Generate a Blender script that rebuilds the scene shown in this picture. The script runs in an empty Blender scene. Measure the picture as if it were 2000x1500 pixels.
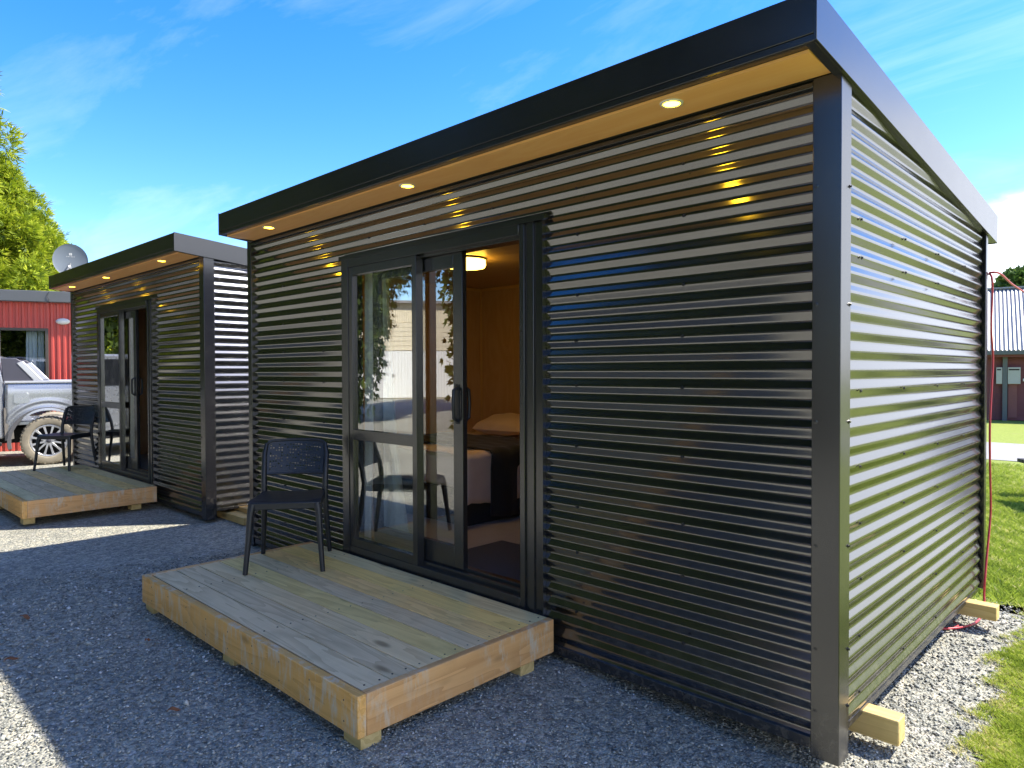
import bpy, bmesh, math, random
import numpy as np
from mathutils import Vector, Matrix
R_ = math.radians
random.seed(7); rng = np.random.default_rng(11)
scene = bpy.context.scene
COL = scene.collection

# ------------------------------------------------------------------ camera
cam_d = bpy.data.cameras.new('camera'); cam = bpy.data.objects.new('camera', cam_d); COL.objects.link(cam)
cam_d.sensor_width = 36; cam_d.lens = 24.479; cam_d.clip_end = 3000; cam_d.clip_start = .02; cam_d.shift_y = -.0007
CR = Vector((0.71687712, 0.69719082, -0.0034868)); CU = Vector((-0.00970791, 0.01498245, 0.99984063)); CF = Vector((-0.69713195, 0.71672902, -0.01750885))
CAM = Vector((.93617, -2.72681, 1.49873))
cam.matrix_world = Matrix(((CR.x, CU.x, -CF.x, CAM.x), (CR.y, CU.y, -CF.y, CAM.y), (CR.z, CU.z, -CF.z, CAM.z), (0, 0, 0, 1)))
scene.camera = cam

# ------------------------------------------------------------------ light
SUN = Vector((1.40, 1.76, 2.805)).normalized()          # towards the sun
el = math.asin(SUN.z); az = math.atan2(SUN.x, SUN.y)    # az clockwise from +Y
world = bpy.data.worlds.new('World'); scene.world = world; world.use_nodes = True
wn = world.node_tree.nodes; wl = world.node_tree.links; wn.clear()
def wnode(t, **k):
    n = wn.new(t)
    for a, b in k.items(): setattr(n, a, b)
    return n
sky = wnode('ShaderNodeTexSky', sky_type='NISHITA', sun_disc=False, sun_elevation=el, sun_rotation=az)
sky.air_density = 1.0; sky.dust_density = .35; sky.ozone_density = 2.4; sky.altitude = 50
hs = wnode('ShaderNodeHueSaturation'); hs.inputs['Hue'].default_value = .512; hs.inputs['Saturation'].default_value = 1.42; hs.inputs['Value'].default_value = .67
tc = wnode('ShaderNodeTexCoord'); sep = wnode('ShaderNodeSeparateXYZ'); wl.new(tc.outputs['Generated'], sep.inputs[0])
def wmath(op, a, b=None, c=None):
    n = wnode('ShaderNodeMath', operation=op)
    for i, v in enumerate((a, b, c)):
        if v is None: continue
        if isinstance(v, (int, float)): n.inputs[i].default_value = v
        else: wl.new(v, n.inputs[i])
    return n.outputs[0]
zc = wmath('MAXIMUM', sep.outputs['Z'], .02)
zc = wmath('ADD', zc, .08)
comb = wnode('ShaderNodeCombineXYZ')
wl.new(wmath('DIVIDE', sep.outputs['X'], zc), comb.inputs[0]); wl.new(wmath('DIVIDE', sep.outputs['Y'], zc), comb.inputs[1])
mp = wnode('ShaderNodeMapping'); mp.inputs['Scale'].default_value = (.55, 1.3, 1); mp.inputs['Rotation'].default_value = (0, 0, R_(35)); mp.inputs['Location'].default_value = (1.75, 4.6, 0)
wl.new(comb.outputs[0], mp.inputs[0])
n1 = wnode('ShaderNodeTexNoise'); n1.inputs['Scale'].default_value = 1.1; n1.inputs['Detail'].default_value = 9; n1.inputs['Roughness'].default_value = .62; n1.inputs['Distortion'].default_value = .8
wl.new(mp.outputs[0], n1.inputs[0])
r1 = wnode('ShaderNodeMapRange'); r1.inputs['From Min'].default_value = .50; r1.inputs['From Max'].default_value = .95; r1.inputs['To Max'].default_value = .30
wl.new(n1.outputs['Fac'], r1.inputs['Value'])
# cumulus bank low round +Y, enlarged out of view over +X for added ambient light
n2 = wnode('ShaderNodeTexNoise'); n2.inputs['Scale'].default_value = 3.4; n2.inputs['Detail'].default_value = 8; n2.inputs['Roughness'].default_value = .58
mp2 = wnode('ShaderNodeMapping'); mp2.inputs['Scale'].default_value = (1, 1, 2.2); mp2.inputs['Location'].default_value = (.35, .1, .4)
wl.new(tc.outputs['Generated'], mp2.inputs[0]); wl.new(mp2.outputs[0], n2.inputs[0])
side = wmath('ADD', wmath('MULTIPLY', sep.outputs['X'], .95), wmath('MULTIPLY', sep.outputs['Y'], .33))   # high towards +X+Y
bank = wmath('SUBTRACT', wmath('ADD', wmath('MULTIPLY', n2.outputs['Fac'], .30), wmath('MULTIPLY', side, .36)), sep.outputs['Z'])
r2 = wnode('ShaderNodeMapRange', interpolation_type='SMOOTHSTEP'); r2.inputs['From Min'].default_value = -.03; r2.inputs['From Max'].default_value = .035; r2.inputs['To Max'].default_value = .93
wl.new(bank, r2.inputs['Value'])
fac = wmath('MAXIMUM', r1.outputs[0], r2.outputs[0])
mixc = wnode('ShaderNodeMix', data_type='RGBA'); mixc.inputs[7].default_value = (3.7, 3.85, 4.25, 1)
wl.new(sky.outputs[0], hs.inputs['Color']); wl.new(hs.outputs[0], mixc.inputs[6]); wl.new(fac, mixc.inputs[0])
bg = wnode('ShaderNodeBackground'); bg.inputs['Strength'].default_value = .128
wo = wnode('ShaderNodeOutputWorld'); wl.new(mixc.outputs[2], bg.inputs[0]); wl.new(bg.outputs[0], wo.inputs[0])
sd = bpy.data.lights.new('sun', 'SUN'); sd.energy = 2.35; sd.angle = R_(.55); sd.color = (1, .93, .82)
so = bpy.data.objects.new('sun', sd); COL.objects.link(so); so.rotation_euler = SUN.to_track_quat('Z', 'Y').to_euler(); so.location = (20, 25, 40)
scene.view_settings.view_transform = 'Standard'; scene.view_settings.look = 'None'; scene.view_settings.gamma = 1
scene.view_settings.use_curve_mapping = False; scene.view_settings.exposure = 2.15
scene.render.engine = 'CYCLES'
scene.cycles.max_bounces = 8; scene.cycles.transparent_max_bounces = 16; scene.cycles.sample_clamp_indirect = 6

# ------------------------------------------------------------------ materials
def mat(name):
    m = bpy.data.materials.new(name); m.use_nodes = True
    nt = m.node_tree; nt.nodes.clear()
    out = nt.nodes.new('ShaderNodeOutputMaterial'); b = nt.nodes.new('ShaderNodeBsdfPrincipled'); nt.links.new(b.outputs[0], out.inputs[0])
    return m, nt, b
class G:
    """small node helper"""
    def __init__(s, nt): s.nt = nt
    def n(s, t, ins=None, **k):
        x = s.nt.nodes.new(t)
        for a, b in k.items(): setattr(x, a, b)
        for a, b in (ins or {}).items():
            if hasattr(b, 'default_value') or isinstance(b, bpy.types.NodeSocket): s.nt.links.new(b, x.inputs[a])
            else: x.inputs[a].default_value = b
        return x
    def math(s, op, a, b=0.0, clamp=False):
        x = s.n('ShaderNodeMath', {0: a, 1: b}, operation=op, use_clamp=clamp); return x.outputs[0]
    def ramp(s, f, stops):
        x = s.n('ShaderNodeValToRGB', {0: f}); e = x.color_ramp.elements
        while len(e) > len(stops): e.remove(e[-1])
        while len(e) < len(stops): e.new(.5)
        for i, (p, c) in enumerate(stops): e[i].position = p; e[i].color = (*c, 1)
        return x.outputs[0]
    def mix(s, f, a, b, mode='MIX'):
        x = s.n('ShaderNodeMix', {0: f, 6: a, 7: b}, data_type='RGBA', blend_type=mode); return x.outputs[2]
    def coords(s, kind='Object', scale=(1, 1, 1), rnd=0.0, loc=(0, 0, 0)):
        t = s.n('ShaderNodeTexCoord'); o = t.outputs[kind]
        if rnd:
            oi = s.n('ShaderNodeObjectInfo'); m = s.math('MULTIPLY', oi.outputs['Random'], rnd)
            c = s.n('ShaderNodeCombineXYZ', {0: m, 1: s.math('MULTIPLY', m, 1.7), 2: s.math('MULTIPLY', m, .7)})
            o = s.n('ShaderNodeVectorMath', {0: o, 1: c.outputs[0]}, operation='ADD').outputs[0]
        return s.n('ShaderNodeMapping', {0: o, 1: loc, 3: scale}).outputs[0]
    def noise(s, v, sc, det=4, rough=.55, dist=0.0):
        return s.n('ShaderNodeTexNoise', {'Vector': v, 'Scale': sc, 'Detail': det, 'Roughness': rough, 'Distortion': dist}).outputs['Fac']
    def bump(s, b, h, st=.3, d=.01):
        x = s.n('ShaderNodeBump', {'Height': h, 'Strength': st, 'Distance': d}); s.nt.links.new(x.outputs[0], b.inputs['Normal'])
def C4(c): return (*c, 1)
def plain(name, col, rough=.5, metal=0., spec=.5, var=.12, vs=6., bump=0., bs=60., coat=0.):
    m, nt, b = mat(name); g = G(nt)
    v = g.coords(); nz = g.noise(v, vs, 5)
    c = g.mix(nz, C4([x * (1 - var) for x in col]), C4([min(1, x * (1 + var)) for x in col]))
    nt.links.new(c, b.inputs['Base Color']); b.inputs['Metallic'].default_value = metal
    b.inputs['Specular IOR Level'].default_value = spec
    rr = g.n('ShaderNodeMapRange', {'Value': g.noise(v, vs * 2.3, 4), 'To Min': rough * .85, 'To Max': min(1, rough * 1.15)}); nt.links.new(rr.outputs[0], b.inputs['Roughness'])
    if coat: b.inputs['Coat Weight'].default_value = coat; b.inputs['Coat Roughness'].default_value = .05
    if bump: g.bump(b, g.noise(v, bs, 3), bump, .004)
    return m
def steel(name, col, rough, spec=1.0, wav=.02, dust=.5, ior=1.6):
    m, nt, b = mat(name); g = G(nt)
    v = g.coords(kind='Object'); nz = g.noise(v, 3.0, 5)
    d = g.noise(g.coords(), 5, 4, .6)
    dm = g.n('ShaderNodeMapRange', {'Value': d, 'From Min': .52, 'From Max': .8, 'To Max': .06 * dust}).outputs[0]
    c = g.mix(dm, g.mix(nz, C4([x * .85 for x in col]), C4([x * 1.15 for x in col])), C4((.22, .2, .17)))
    zz = g.n('ShaderNodeSeparateXYZ', {0: g.coords()}).outputs[2]
    low = g.n('ShaderNodeMapRange', {'Value': zz, 'From Min': .05, 'From Max': .42, 'To Min': .34, 'To Max': 0}).outputs[0]
    spl = g.n('ShaderNodeMapRange', {'Value': g.noise(g.coords(), 26, 6, .75), 'From Min': .47, 'From Max': .66}).outputs[0]
    mud = g.math('MULTIPLY', low, spl); c = g.mix(mud, c, C4((.19, .165, .13)))
    nt.links.new(c, b.inputs['Base Color']); b.inputs['Specular IOR Level'].default_value = spec; b.inputs['IOR'].default_value = ior
    rr = g.n('ShaderNodeMapRange', {'Value': d, 'From Min': .3, 'From Max': .8, 'To Min': rough * .95, 'To Max': rough * 1.12}); nt.links.new(rr.outputs[0], b.inputs['Roughness'])
    if wav: g.bump(b, g.noise(g.coords(), 1.6, 1), wav, .004)
    return m
M = {}
M['clad'] = steel('dark_corrugated_steel', (.010, .0095, .009), .145, 1.0, .05, ior=1.88)
M['flash'] = steel('dark_flashing_steel', (.013, .013, .015), .22, .8, .04)
M['alu'] = steel('black_aluminium', (.014, .0145, .016), .25, .8, .0, .3)
M['screw'] = plain('screw_black', (.012, .012, .013), .4)
M['red_clad'] = steel('red_corrugated_steel', (.62, .095, .075), .38, .5, .03)
M['grey_flash'] = plain('grey_flashing', (.13, .14, .15), .45)
M['black_plastic'] = plain('black_plastic', (.014, .0155, .019), .42, bump=.15, bs=300)
M['dark_void'] = plain('dark_lining', (.01, .01, .01), .9)
def wood(name, light, dark, knots=.5, axis=0, white=0.0, rough=.62, scale=1., useobj=True, green=0.):
    m, nt, b = mat(name); g = G(nt)
    sc = [9, 9, 9]; sc[axis] = .8
    v = g.coords(scale=[x * scale for x in sc], rnd=37.)
    warp = g.noise(v, .8, 3, .5)
    vv = g.n('ShaderNodeVectorMath', {0: v, 1: g.n('ShaderNodeCombineXYZ', {0: g.math('MULTIPLY', warp, 2.6), 1: g.math('MULTIPLY', warp, 2.6), 2: g.math('MULTIPLY', warp, 2.6)}).outputs[0]}, operation='ADD').outputs[0]
    rings = g.math('FRACT', g.math('MULTIPLY', g.noise(vv, .7, 2, .4), 9.0))
    rings = g.math('POWER', rings, 1.7)
    fs = [60, 60, 60]; fs[axis] = 1.6
    fine = g.noise(g.coords(scale=[x * scale for x in fs], rnd=37.), 3., 4, .6)
    f = g.math('ADD', g.math('MULTIPLY', rings, .55), g.math('MULTIPLY', fine, .5), clamp=True)
    c = g.mix(f, C4(light), C4(dark))
    # knots
    ks = [9, 9, 9]; ks[axis] = 3.2
    vo = g.n('ShaderNodeTexVoronoi', {'Vector': g.coords(scale=ks, rnd=37.), 'Scale': .62, 'Randomness': 1.})
    kn = g.n('ShaderNodeMapRange', {'Value': vo.outputs['Distance'], 'From Min': .05, 'From Max': .17, 'To Min': knots, 'To Max': 0}, interpolation_type='SMOOTHSTEP').outputs[0]
    c = g.mix(kn, c, C4([x * .32 for x in dark]))
    st = g.n('ShaderNodeMapRange', {'Value': g.noise(g.coords(rnd=11.), 3.2, 6, .65), 'From Min': .5, 'From Max': .75, 'To Max': .5}).outputs[0]
    c = g.mix(st, c, C4((dark[0] * .75, dark[1] * .8, dark[2] * .8)))
    if white:
        sc2 = [5, 5, 5]; sc2[2] = 2.0 if axis != 2 else 5
        w = g.n('ShaderNodeMapRange', {'Value': g.noise(g.coords(scale=(16, 16, 4), rnd=5.), 1.0, 8, .75), 'From Min': .49, 'From Max': .60, 'To Max': white}).outputs[0]
        w2 = g.n('ShaderNodeMapRange', {'Value': g.noise(g.coords(rnd=9.), 1.4, 3, .6), 'From Min': .38, 'From Max': .52}).outputs[0]
        c = g.mix(g.math('MULTIPLY', w, w2), c, C4((.62, .58, .45)))
    if useobj:
        oi = g.n('ShaderNodeObjectInfo'); c = g.mix(1.0, c, oi.outputs['Color'], 'MULTIPLY')
    nt.links.new(c, b.inputs['Base Color']); b.inputs['Roughness'].default_value = rough; b.inputs['Specular IOR Level'].default_value = .3
    g.bump(b, g.math('ADD', fine, g.math('MULTIPLY', kn, -1.)), .35, .003)
    return m
M['deck'] = wood('weathered_pine', (.84, .75, .55), (.54, .44, .29), .75, 0)
M['rim'] = wood('rim_pine', (.86, .50, .16), (.62, .32, .085), .55, 0, white=.7)
M['rimy'] = wood('end_rim_pine', (.80, .49, .21), (.54, .29, .11), .6, 1, white=.8)
M['block'] = wood('treated_pine_block', (.74, .57, .27), (.52, .36, .13), .6, 0, scale=.8)
def plywood(name, light, dark, rough=.5, axis=0, sc=1.):
    m, nt, b = mat(name); g = G(nt)
    s = [2.2 * sc] * 3; s[axis] = .55 * sc
    v = g.coords(scale=s)
    w = g.noise(v, 1.6, 3, .5, .6)
    rings = g.math('PINGPONG', g.math('MULTIPLY', w, 7.), .5)
    s2 = [30 * sc] * 3; s2[axis] = 1.3
    fine = g.noise(g.coords(scale=s2), 3., 4, .6)
    f = g.math('ADD', g.math('MULTIPLY', rings, .8), g.math('MULTIPLY', g.math('SUBTRACT', fine, .5), .7), clamp=True)
    c = g.mix(f, C4(dark), C4(light))
    vo = g.n('ShaderNodeTexVoronoi', {'Vector': g.coords(), 'Scale': 2.3})
    kn = g.n('ShaderNodeMapRange', {'Value': vo.outputs['Distance'], 'From Min': .01, 'From Max': .03, 'To Min': .6, 'To Max': 0}).outputs[0]
    c = g.mix(kn, c, C4([x * .4 for x in dark]))
    nt.links.new(c, b.inputs['Base Color']); b.inputs['Roughness'].default_value = rough
    return m
M['soffit'] = plywood('soffit_plywood', (1.0, .58, .24), (.93, .46, .16), .42)
M['ply'] = plywood('wall_plywood', (.54, .35, .21), (.44, .26, .13), .4, 2, 1.2)
M['plyc'] = plywood('ceiling_plywood', (.54, .36, .21), (.45, .28, .15), .45, 0, 1.2)
M['trim'] = plain('pine_trim', (.55, .33, .14), .5)
def emis(name, col, s):
    m, nt, b = mat(name); b.inputs['Base Color'].default_value = C4((.8, .8, .75)); b.inputs['Emission Color'].default_value = C4(col); b.inputs['Emission Strength'].default_value = s; return m
M['led'] = emis('led_lens', (1, .56, .014), 12.)
M['lampglow'] = emis('ceiling_lamp_diffuser', (1, .60, .07), 3.6)
M['white_plastic'] = plain('white_plastic', (.78, .77, .74), .4, var=.03)
def glass(name, tint, refl=1.0):
    m = bpy.data.materials.new(name); m.use_nodes = True; nt = m.node_tree; nt.nodes.clear(); g = G(nt)
    out = nt.nodes.new('ShaderNodeOutputMaterial')
    tr = g.n('ShaderNodeBsdfTransparent', {0: C4(tint)}); gl = g.n('ShaderNodeBsdfGlossy', {'Color': (1, 1, 1, 1), 'Roughness': .0})
    nb = g.n('ShaderNodeBump', {'Height': g.noise(g.coords(), 1.3, 1), 'Strength': .05, 'Distance': .02}); nt.links.new(nb.outputs[0], gl.inputs['Normal'])
    fr = g.n('ShaderNodeFresnel', {'IOR': 1.55}); f = g.math('MULTIPLY', fr.outputs[0], refl, clamp=True)
    bf = g.n('ShaderNodeNewGeometry'); f = g.math('MULTIPLY', f, g.math('SUBTRACT', 1.0, bf.outputs['Backfacing']))   # one reflection per pane
    mx = g.n('ShaderNodeMixShader', {0: f, 1: tr.outputs[0], 2: gl.outputs[0]}); nt.links.new(mx.outputs[0], out.inputs[0])
    return m
M['glass'] = glass('window_glass', (.95, .97, .96), 3.8)
M['carglass'] = glass('car_glass', (.25, .28, .3))
def cloth(name, col, rough=.85, fold=12., bs=.3):
    m, nt, b = mat(name); g = G(nt); v = g.coords()
    nz = g.noise(v, 8, 4); c = g.mix(nz, C4([x * .86 for x in col]), C4([min(1, x * 1.08) for x in col])); nt.links.new(c, b.inputs['Base Color'])
    b.inputs['Roughness'].default_value = rough; b.inputs['Sheen Weight'].default_value = .2
    h = g.math('ADD', g.noise(v, fold, 4, .6, .5), g.math('MULTIPLY', g.noise(v, 500, 2), .06)); g.bump(b, h, bs, .02)
    return m
M['pink'] = cloth('pale_pink_cotton', (.76, .58, .52)); M['blackcloth'] = cloth('black_throw', (.012, .012, .015)); M['curtain'] = cloth('grey_curtain', (.82, .82, .78), fold=3.)
M['carpet'] = cloth('grey_carpet', (.36, .33, .31), fold=90., bs=.6); M['mat'] = cloth('charcoal_mat', (.05, .052, .056), fold=160., bs=.9)
M['bluecurtain'] = cloth('blue_grey_curtain', (.62, .72, .76), fold=3.)

# gravel
def gravel_mat(name, speck=1.0):
    m, nt, b = mat(name); g = G(nt); v = g.coords()
    v1 = g.n('ShaderNodeTexVoronoi', {'Vector': v, 'Scale': 85., 'Randomness': 1.})
    v2 = g.n('ShaderNodeTexVoronoi', {'Vector': v, 'Scale': 38., 'Randomness': 1.})
    sepc = g.n('ShaderNodeSeparateColor', {0: v1.outputs['Color']}); sepd = g.n('ShaderNodeSeparateColor', {0: v2.outputs['Color']})
    pal = [(0., (.14,.142,.125)), (.3, (.26,.265,.23)), (.55, (.36,.36,.30)), (.78, (.50,.48,.38)), (.93, (.62,.56,.41)), (1., (.62, .60, .56))]
    c = g.mix(.5, g.ramp(sepc.outputs[0], pal), g.ramp(sepd.outputs[1], pal))
    pat = g.n('ShaderNodeMapRange', {'Value': g.noise(v, .55, 5, .6), 'From Min': .35, 'From Max': .7, 'To Min': .82, 'To Max': 1.12}).outputs[0]
    c = g.mix(1., c, g.n('ShaderNodeCombineColor', {0: pat, 1: pat, 2: pat}).outputs[0], 'MULTIPLY')
    d = g.n('ShaderNodeMapRange', {'Value': g.noise(v, 1.4, 6, .7), 'From Min': .6, 'From Max': .75, 'To Max': .35}).outputs[0]
    c = g.mix(d, c, C4((.26, .22, .17)))
    nt.links.new(c, b.inputs['Base Color']); b.inputs['Roughness'].default_value = .85; b.inputs['Specular IOR Level'].default_value = .3
    h = g.math('ADD', g.math('MULTIPLY', v1.outputs['Distance'], -1.), g.math('MULTIPLY', v2.outputs['Distance'], -1.2))
    g.bump(b, h, .9, .012)
    return m
M['gravel'] = gravel_mat('gravel_bed')
def attr_mat(name, stops, rough=.7, trans=0., spec=.3, attr='tone'):
    m, nt, b = mat(name); g = G(nt)
    a = g.n('ShaderNodeAttribute', attribute_name=attr)
    c = g.ramp(a.outputs['Fac'], stops); nt.links.new(c, b.inputs['Base Color']); b.inputs['Roughness'].default_value = rough; b.inputs['Specular IOR Level'].default_value = spec
    if trans:
        out = [x for x in nt.nodes if x.type == 'OUTPUT_MATERIAL'][0]
        tl = g.n('ShaderNodeBsdfTranslucent', {'Color': c}); mx = g.n('ShaderNodeMixShader', {0: trans, 1: b.outputs[0], 2: tl.outputs[0]}); nt.links.new(mx.outputs[0], out.inputs[0])
    return m
M['stone'] = attr_mat('pebbles', [(0., (.15,.152,.135)), (.3, (.24,.247,.22)), (.55, (.37,.375,.32)), (.8, (.48,.47,.40)), (.94, (.58,.52,.40)), (1., (.70, .69, .66))], .75)
M['blade'] = attr_mat('grass_blade', [(0., (.16, .22, .03)), (.45, (.33, .43, .05)), (.8, (.50, .57, .10)), (1., (.72, .64, .30))], .55, .4)
M['leaf_gold'] = attr_mat('golden_conifer_foliage', [(0., (.035, .07, .010)), (.3, (.15, .22, .016)), (.6, (.36, .45, .022)), (1., (.64, .66, .06))], .6, .35)
M['leaf_dark'] = attr_mat('dark_conifer_foliage', [(0., (.016, .03, .008)), (.5, (.042, .072, .012)), (1., (.11, .16, .02))], .6, .3)
M['leaf_mid'] = attr_mat('broadleaf_foliage', [(0., (.04, .09, .02)), (.5, (.09, .17, .03)), (1., (.18, .26, .05))], .55, .35)
M['bark'] = plain('bark', (.12, .085, .06), .9, bump=.8, bs=14)
def lawn_mat():
    m, nt, b = mat('lawn_ground'); g = G(nt); v = g.coords()
    n = g.noise(v, 45., 6, .75); big = g.noise(v, 1.1, 5, .65)
    c = g.ramp(n, [(.25, (.11, .145, .03)), (.5, (.27, .335, .06)), (.72, (.42, .465, .11))])
    dry = g.n('ShaderNodeMapRange', {'Value': big, 'From Min': .52, 'From Max': .75, 'To Max': .55}).outputs[0]
    c = g.mix(dry, c, C4((.30, .30, .10)))
    nt.links.new(c, b.inputs['Base Color']); b.inputs['Roughness'].default_value = .85; b.inputs['Specular IOR Level'].default_value = .2
    g.bump(b, n, .8, .03); return m
M['lawn'] = lawn_mat()
M['drive'] = plain('pale_road_gravel', (.32, .31, .30), .9, var=.35, vs=26., bump=.6, bs=60)

# ------------------------------------------------------------------ mesh helpers
class MB:
    def __init__(s): s.v = []; s.f = []
    def add(s, vs, fs):
        k = len(s.v); s.v += [tuple(x) for x in vs]; s.f += [tuple(i + k for i in f) for f in fs]; return s
    def box(s, x0, x1, y0, y1, z0, z1):
        return s.add([(x0, y0, z0), (x1, y0, z0), (x1, y1, z0), (x0, y1, z0), (x0, y0, z1), (x1, y0, z1), (x1, y1, z1), (x0, y1, z1)],
                     [(0, 3, 2, 1), (4, 5, 6, 7), (0, 1, 5, 4), (1, 2, 6, 5), (2, 3, 7, 6), (3, 0, 4, 7)])
    def bar(s, a, b, w, h, up=(0, 0, 1)):
        a, b = Vector(a), Vector(b); d = (b - a).normalized(); u = Vector(up); r = d.cross(u)
        if r.length < 1e-4: r = d.cross(Vector((0, 1, 0)))
        r.normalize(); u = r.cross(d).normalized(); vs = []
        for p in (a, b):
            for i, j in ((-1, -1), (1, -1), (1, 1), (-1, 1)): vs.append(p + r * i * w / 2 + u * j * h / 2)
        return s.add(vs, [(0, 1, 2, 3), (7, 6, 5, 4), (0, 4, 5, 1), (1, 5, 6, 2), (2, 6, 7, 3), (3, 7, 4, 0)])
    def tube(s, pts, rad, n=10, cap=True, sq=None):
        pts = [Vector(p) for p in pts]; rad = rad if hasattr(rad, '__len__') else [rad] * len(pts); k = len(s.v); N = len(pts)
        d0 = (pts[1] - pts[0]).normalized(); a = Vector((0, 0, 1)) if abs(d0.z) < .9 else Vector((1, 0, 0)); u = d0.cross(a).normalized()
        for i, p in enumerate(pts):
            d = (pts[min(i + 1, N - 1)] - pts[max(i - 1, 0)]).normalized(); u = (u - d * u.dot(d)).normalized(); w = d.cross(u)
            for j in range(n):
                t = 2 * math.pi * j / n; s.v.append(tuple(p + (u * math.cos(t) + w * math.sin(t)) * rad[i]))
        for i in range(N - 1):
            for j in range(n):
                s.f.append((k + i * n + j, k + i * n + (j + 1) % n, k + (i + 1) * n + (j + 1) % n, k + (i + 1) * n + j))
        if cap: s.f.append(tuple(k + j for j in reversed(range(n)))); s.f.append(tuple(k + (N - 1) * n + j for j in range(n)))
        return s
    def lathe(s, prof, n=32, M_=Matrix.Identity(4), closed=False):
        """profile (r, h) revolved about local z"""
        k = len(s.v); P = len(prof)
        for r, h in prof:
            for j in range(n):
                t = 2 * math.pi * j / n; s.v.append(tuple(M_ @ Vector((r * math.cos(t), r * math.sin(t), h))))
        for i in range(P - 1 + (1 if closed else 0)):
            for j in range(n):
                i2 = (i + 1) % P
                s.f.append((k + i * n + j, k + i * n + (j + 1) % n, k + i2 * n + (j + 1) % n, k + i2 * n + j))
        return s
    def prism(s, poly, d, M_=Matrix.Identity(4)):
        """poly in local xz, extruded along local y from 0 to d"""
        k = len(s.v); n = len(poly)
        for y in (0, d):
            for a, b in poly: s.v.append(tuple(M_ @ Vector((a, y, b))))
        s.f.append(tuple(k + i for i in range(n))); s.f.append(tuple(k + n + i for i in reversed(range(n))))
        for i in range(n): s.f.append((k + i, k + n + i, k + n + (i + 1) % n, k + (i + 1) % n))
        return s
    def build(s, name, m, parent=None, smooth=False, bevel=0., color=None, loc=None, recalc=True, auto=None):
        me = bpy.data.meshes.new(name); me.from_pydata(s.v, [], s.f); me.update()
        if recalc:
            bm = bmesh.new(); bm.from_mesh(me); bmesh.ops.recalc_face_normals(bm, faces=bm.faces); bm.to_mesh(me); bm.free()
        return link(name, me, m, parent, smooth, bevel, color, auto)
def link(name, me, m, parent=None, smooth=False, bevel=0., color=None, auto=None):
    if m is not None and not me.materials: me.materials.append(m)
    if smooth or auto: me.shade_smooth()
    if auto: me.set_sharp_from_angle(angle=R_(auto))
    o = bpy.data.objects.new(name, me); COL.objects.link(o)
    if parent is not None: o.parent = parent
    if color: o.color = (*color, 1)
    if bevel:
        b = o.modifiers.new('bevel', 'BEVEL'); b.width = bevel; b.segments = 2; b.limit_method = 'ANGLE'; b.angle_limit = R_(40)
        me.shade_smooth(); me.set_sharp_from_angle(angle=R_(40))
    return o
def tag(o, label=None, cat=None, group=None, kind=None):
    if label: o['label'] = label
    if cat: o['category'] = cat
    if group: o['group'] = group
    if kind: o['kind'] = kind
    return o
def thing(name, label, cat, loc=(0, 0, 0), rz=0., group=None):
    o = bpy.data.objects.new(name, None); COL.objects.link(o); o.location = loc; o.rotation_euler = (0, 0, rz); o.empty_display_size = .1
    return tag(o, label, cat, group)
def copy_tree(o, parent=None):
    c = o.copy(); COL.objects.link(c); c.parent = parent
    for ch in list(o.children): copy_tree(ch, c)
    return c
def np_mesh(name, V, F, tone=None):
    """V (n,3), F (m,k) arrays"""
    me = bpy.data.meshes.new(name); n, k = F.shape
    me.vertices.add(len(V)); me.vertices.foreach_set('co', np.ascontiguousarray(V, dtype=np.float32).ravel())
    me.loops.add(n * k); me.loops.foreach_set('vertex_index', F.astype(np.int32).ravel())
    me.polygons.add(n); me.polygons.foreach_set('loop_start', np.arange(0, n * k, k, dtype=np.int32))
    me.update(calc_edges=True)
    if tone is not None:
        a = me.attributes.new('tone', 'FLOAT', 'POINT'); a.data.foreach_set('value', tone.astype(np.float32))
    return me
def GZ(x, y=0.):
    t = np.clip((np.asarray(x, dtype=float) + 1.6) / 1.6, 0, 1); t = t * t * (3 - 2 * t)
    return -.065 * t

# ------------------------------------------------------------------ ground
def grid(name, xs, ys, zf, m):
    X, Y = np.meshgrid(xs, ys, indexing='ij'); V = np.stack([X.ravel(), Y.ravel(), zf(X, Y).ravel()], 1)
    a = np.arange(len(xs) - 1)[:, None] * len(ys) + np.arange(len(ys) - 1)[None]; a = a.ravel()
    F = np.stack([a, a + len(ys), a + len(ys) + 1, a + 1], 1); me = np_mesh(name, V, F); o = link(name, me, m); me.shade_smooth(); return tag(o, kind='structure')
xs = np.concatenate([[-400, -150, -60, -30], np.arange(-20, 3, .1), [5, 10, 30, 80, 200, 400]])
ys = np.concatenate([[-400, -150, -60, -40, -20], np.arange(-12, 4, .12), [6, 10, 30, 80, 200, 400]])
def undul(X, Y): return .006 * np.sin(X * 2.1 + Y) * np.cos(Y * 1.7 - X * .6)
grid('ground', xs, ys, lambda X, Y: GZ(X) + undul(X, Y) * (np.abs(X) < 20) - .1 * np.clip((Y - 2.7) / .3, 0, 1) - .004 - .02 * (np.hypot(X, Y) > 45), M['gravel'])
def edge_x(y):
    y = np.asarray(y, dtype=float)
    return .27 + .05 * np.sin(y * 2.3 + .4) + .03 * np.sin(y * 6.1) + .015 * np.sin(y * 17) - .06 * np.clip(y - 2.0, 0, 1)
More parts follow.
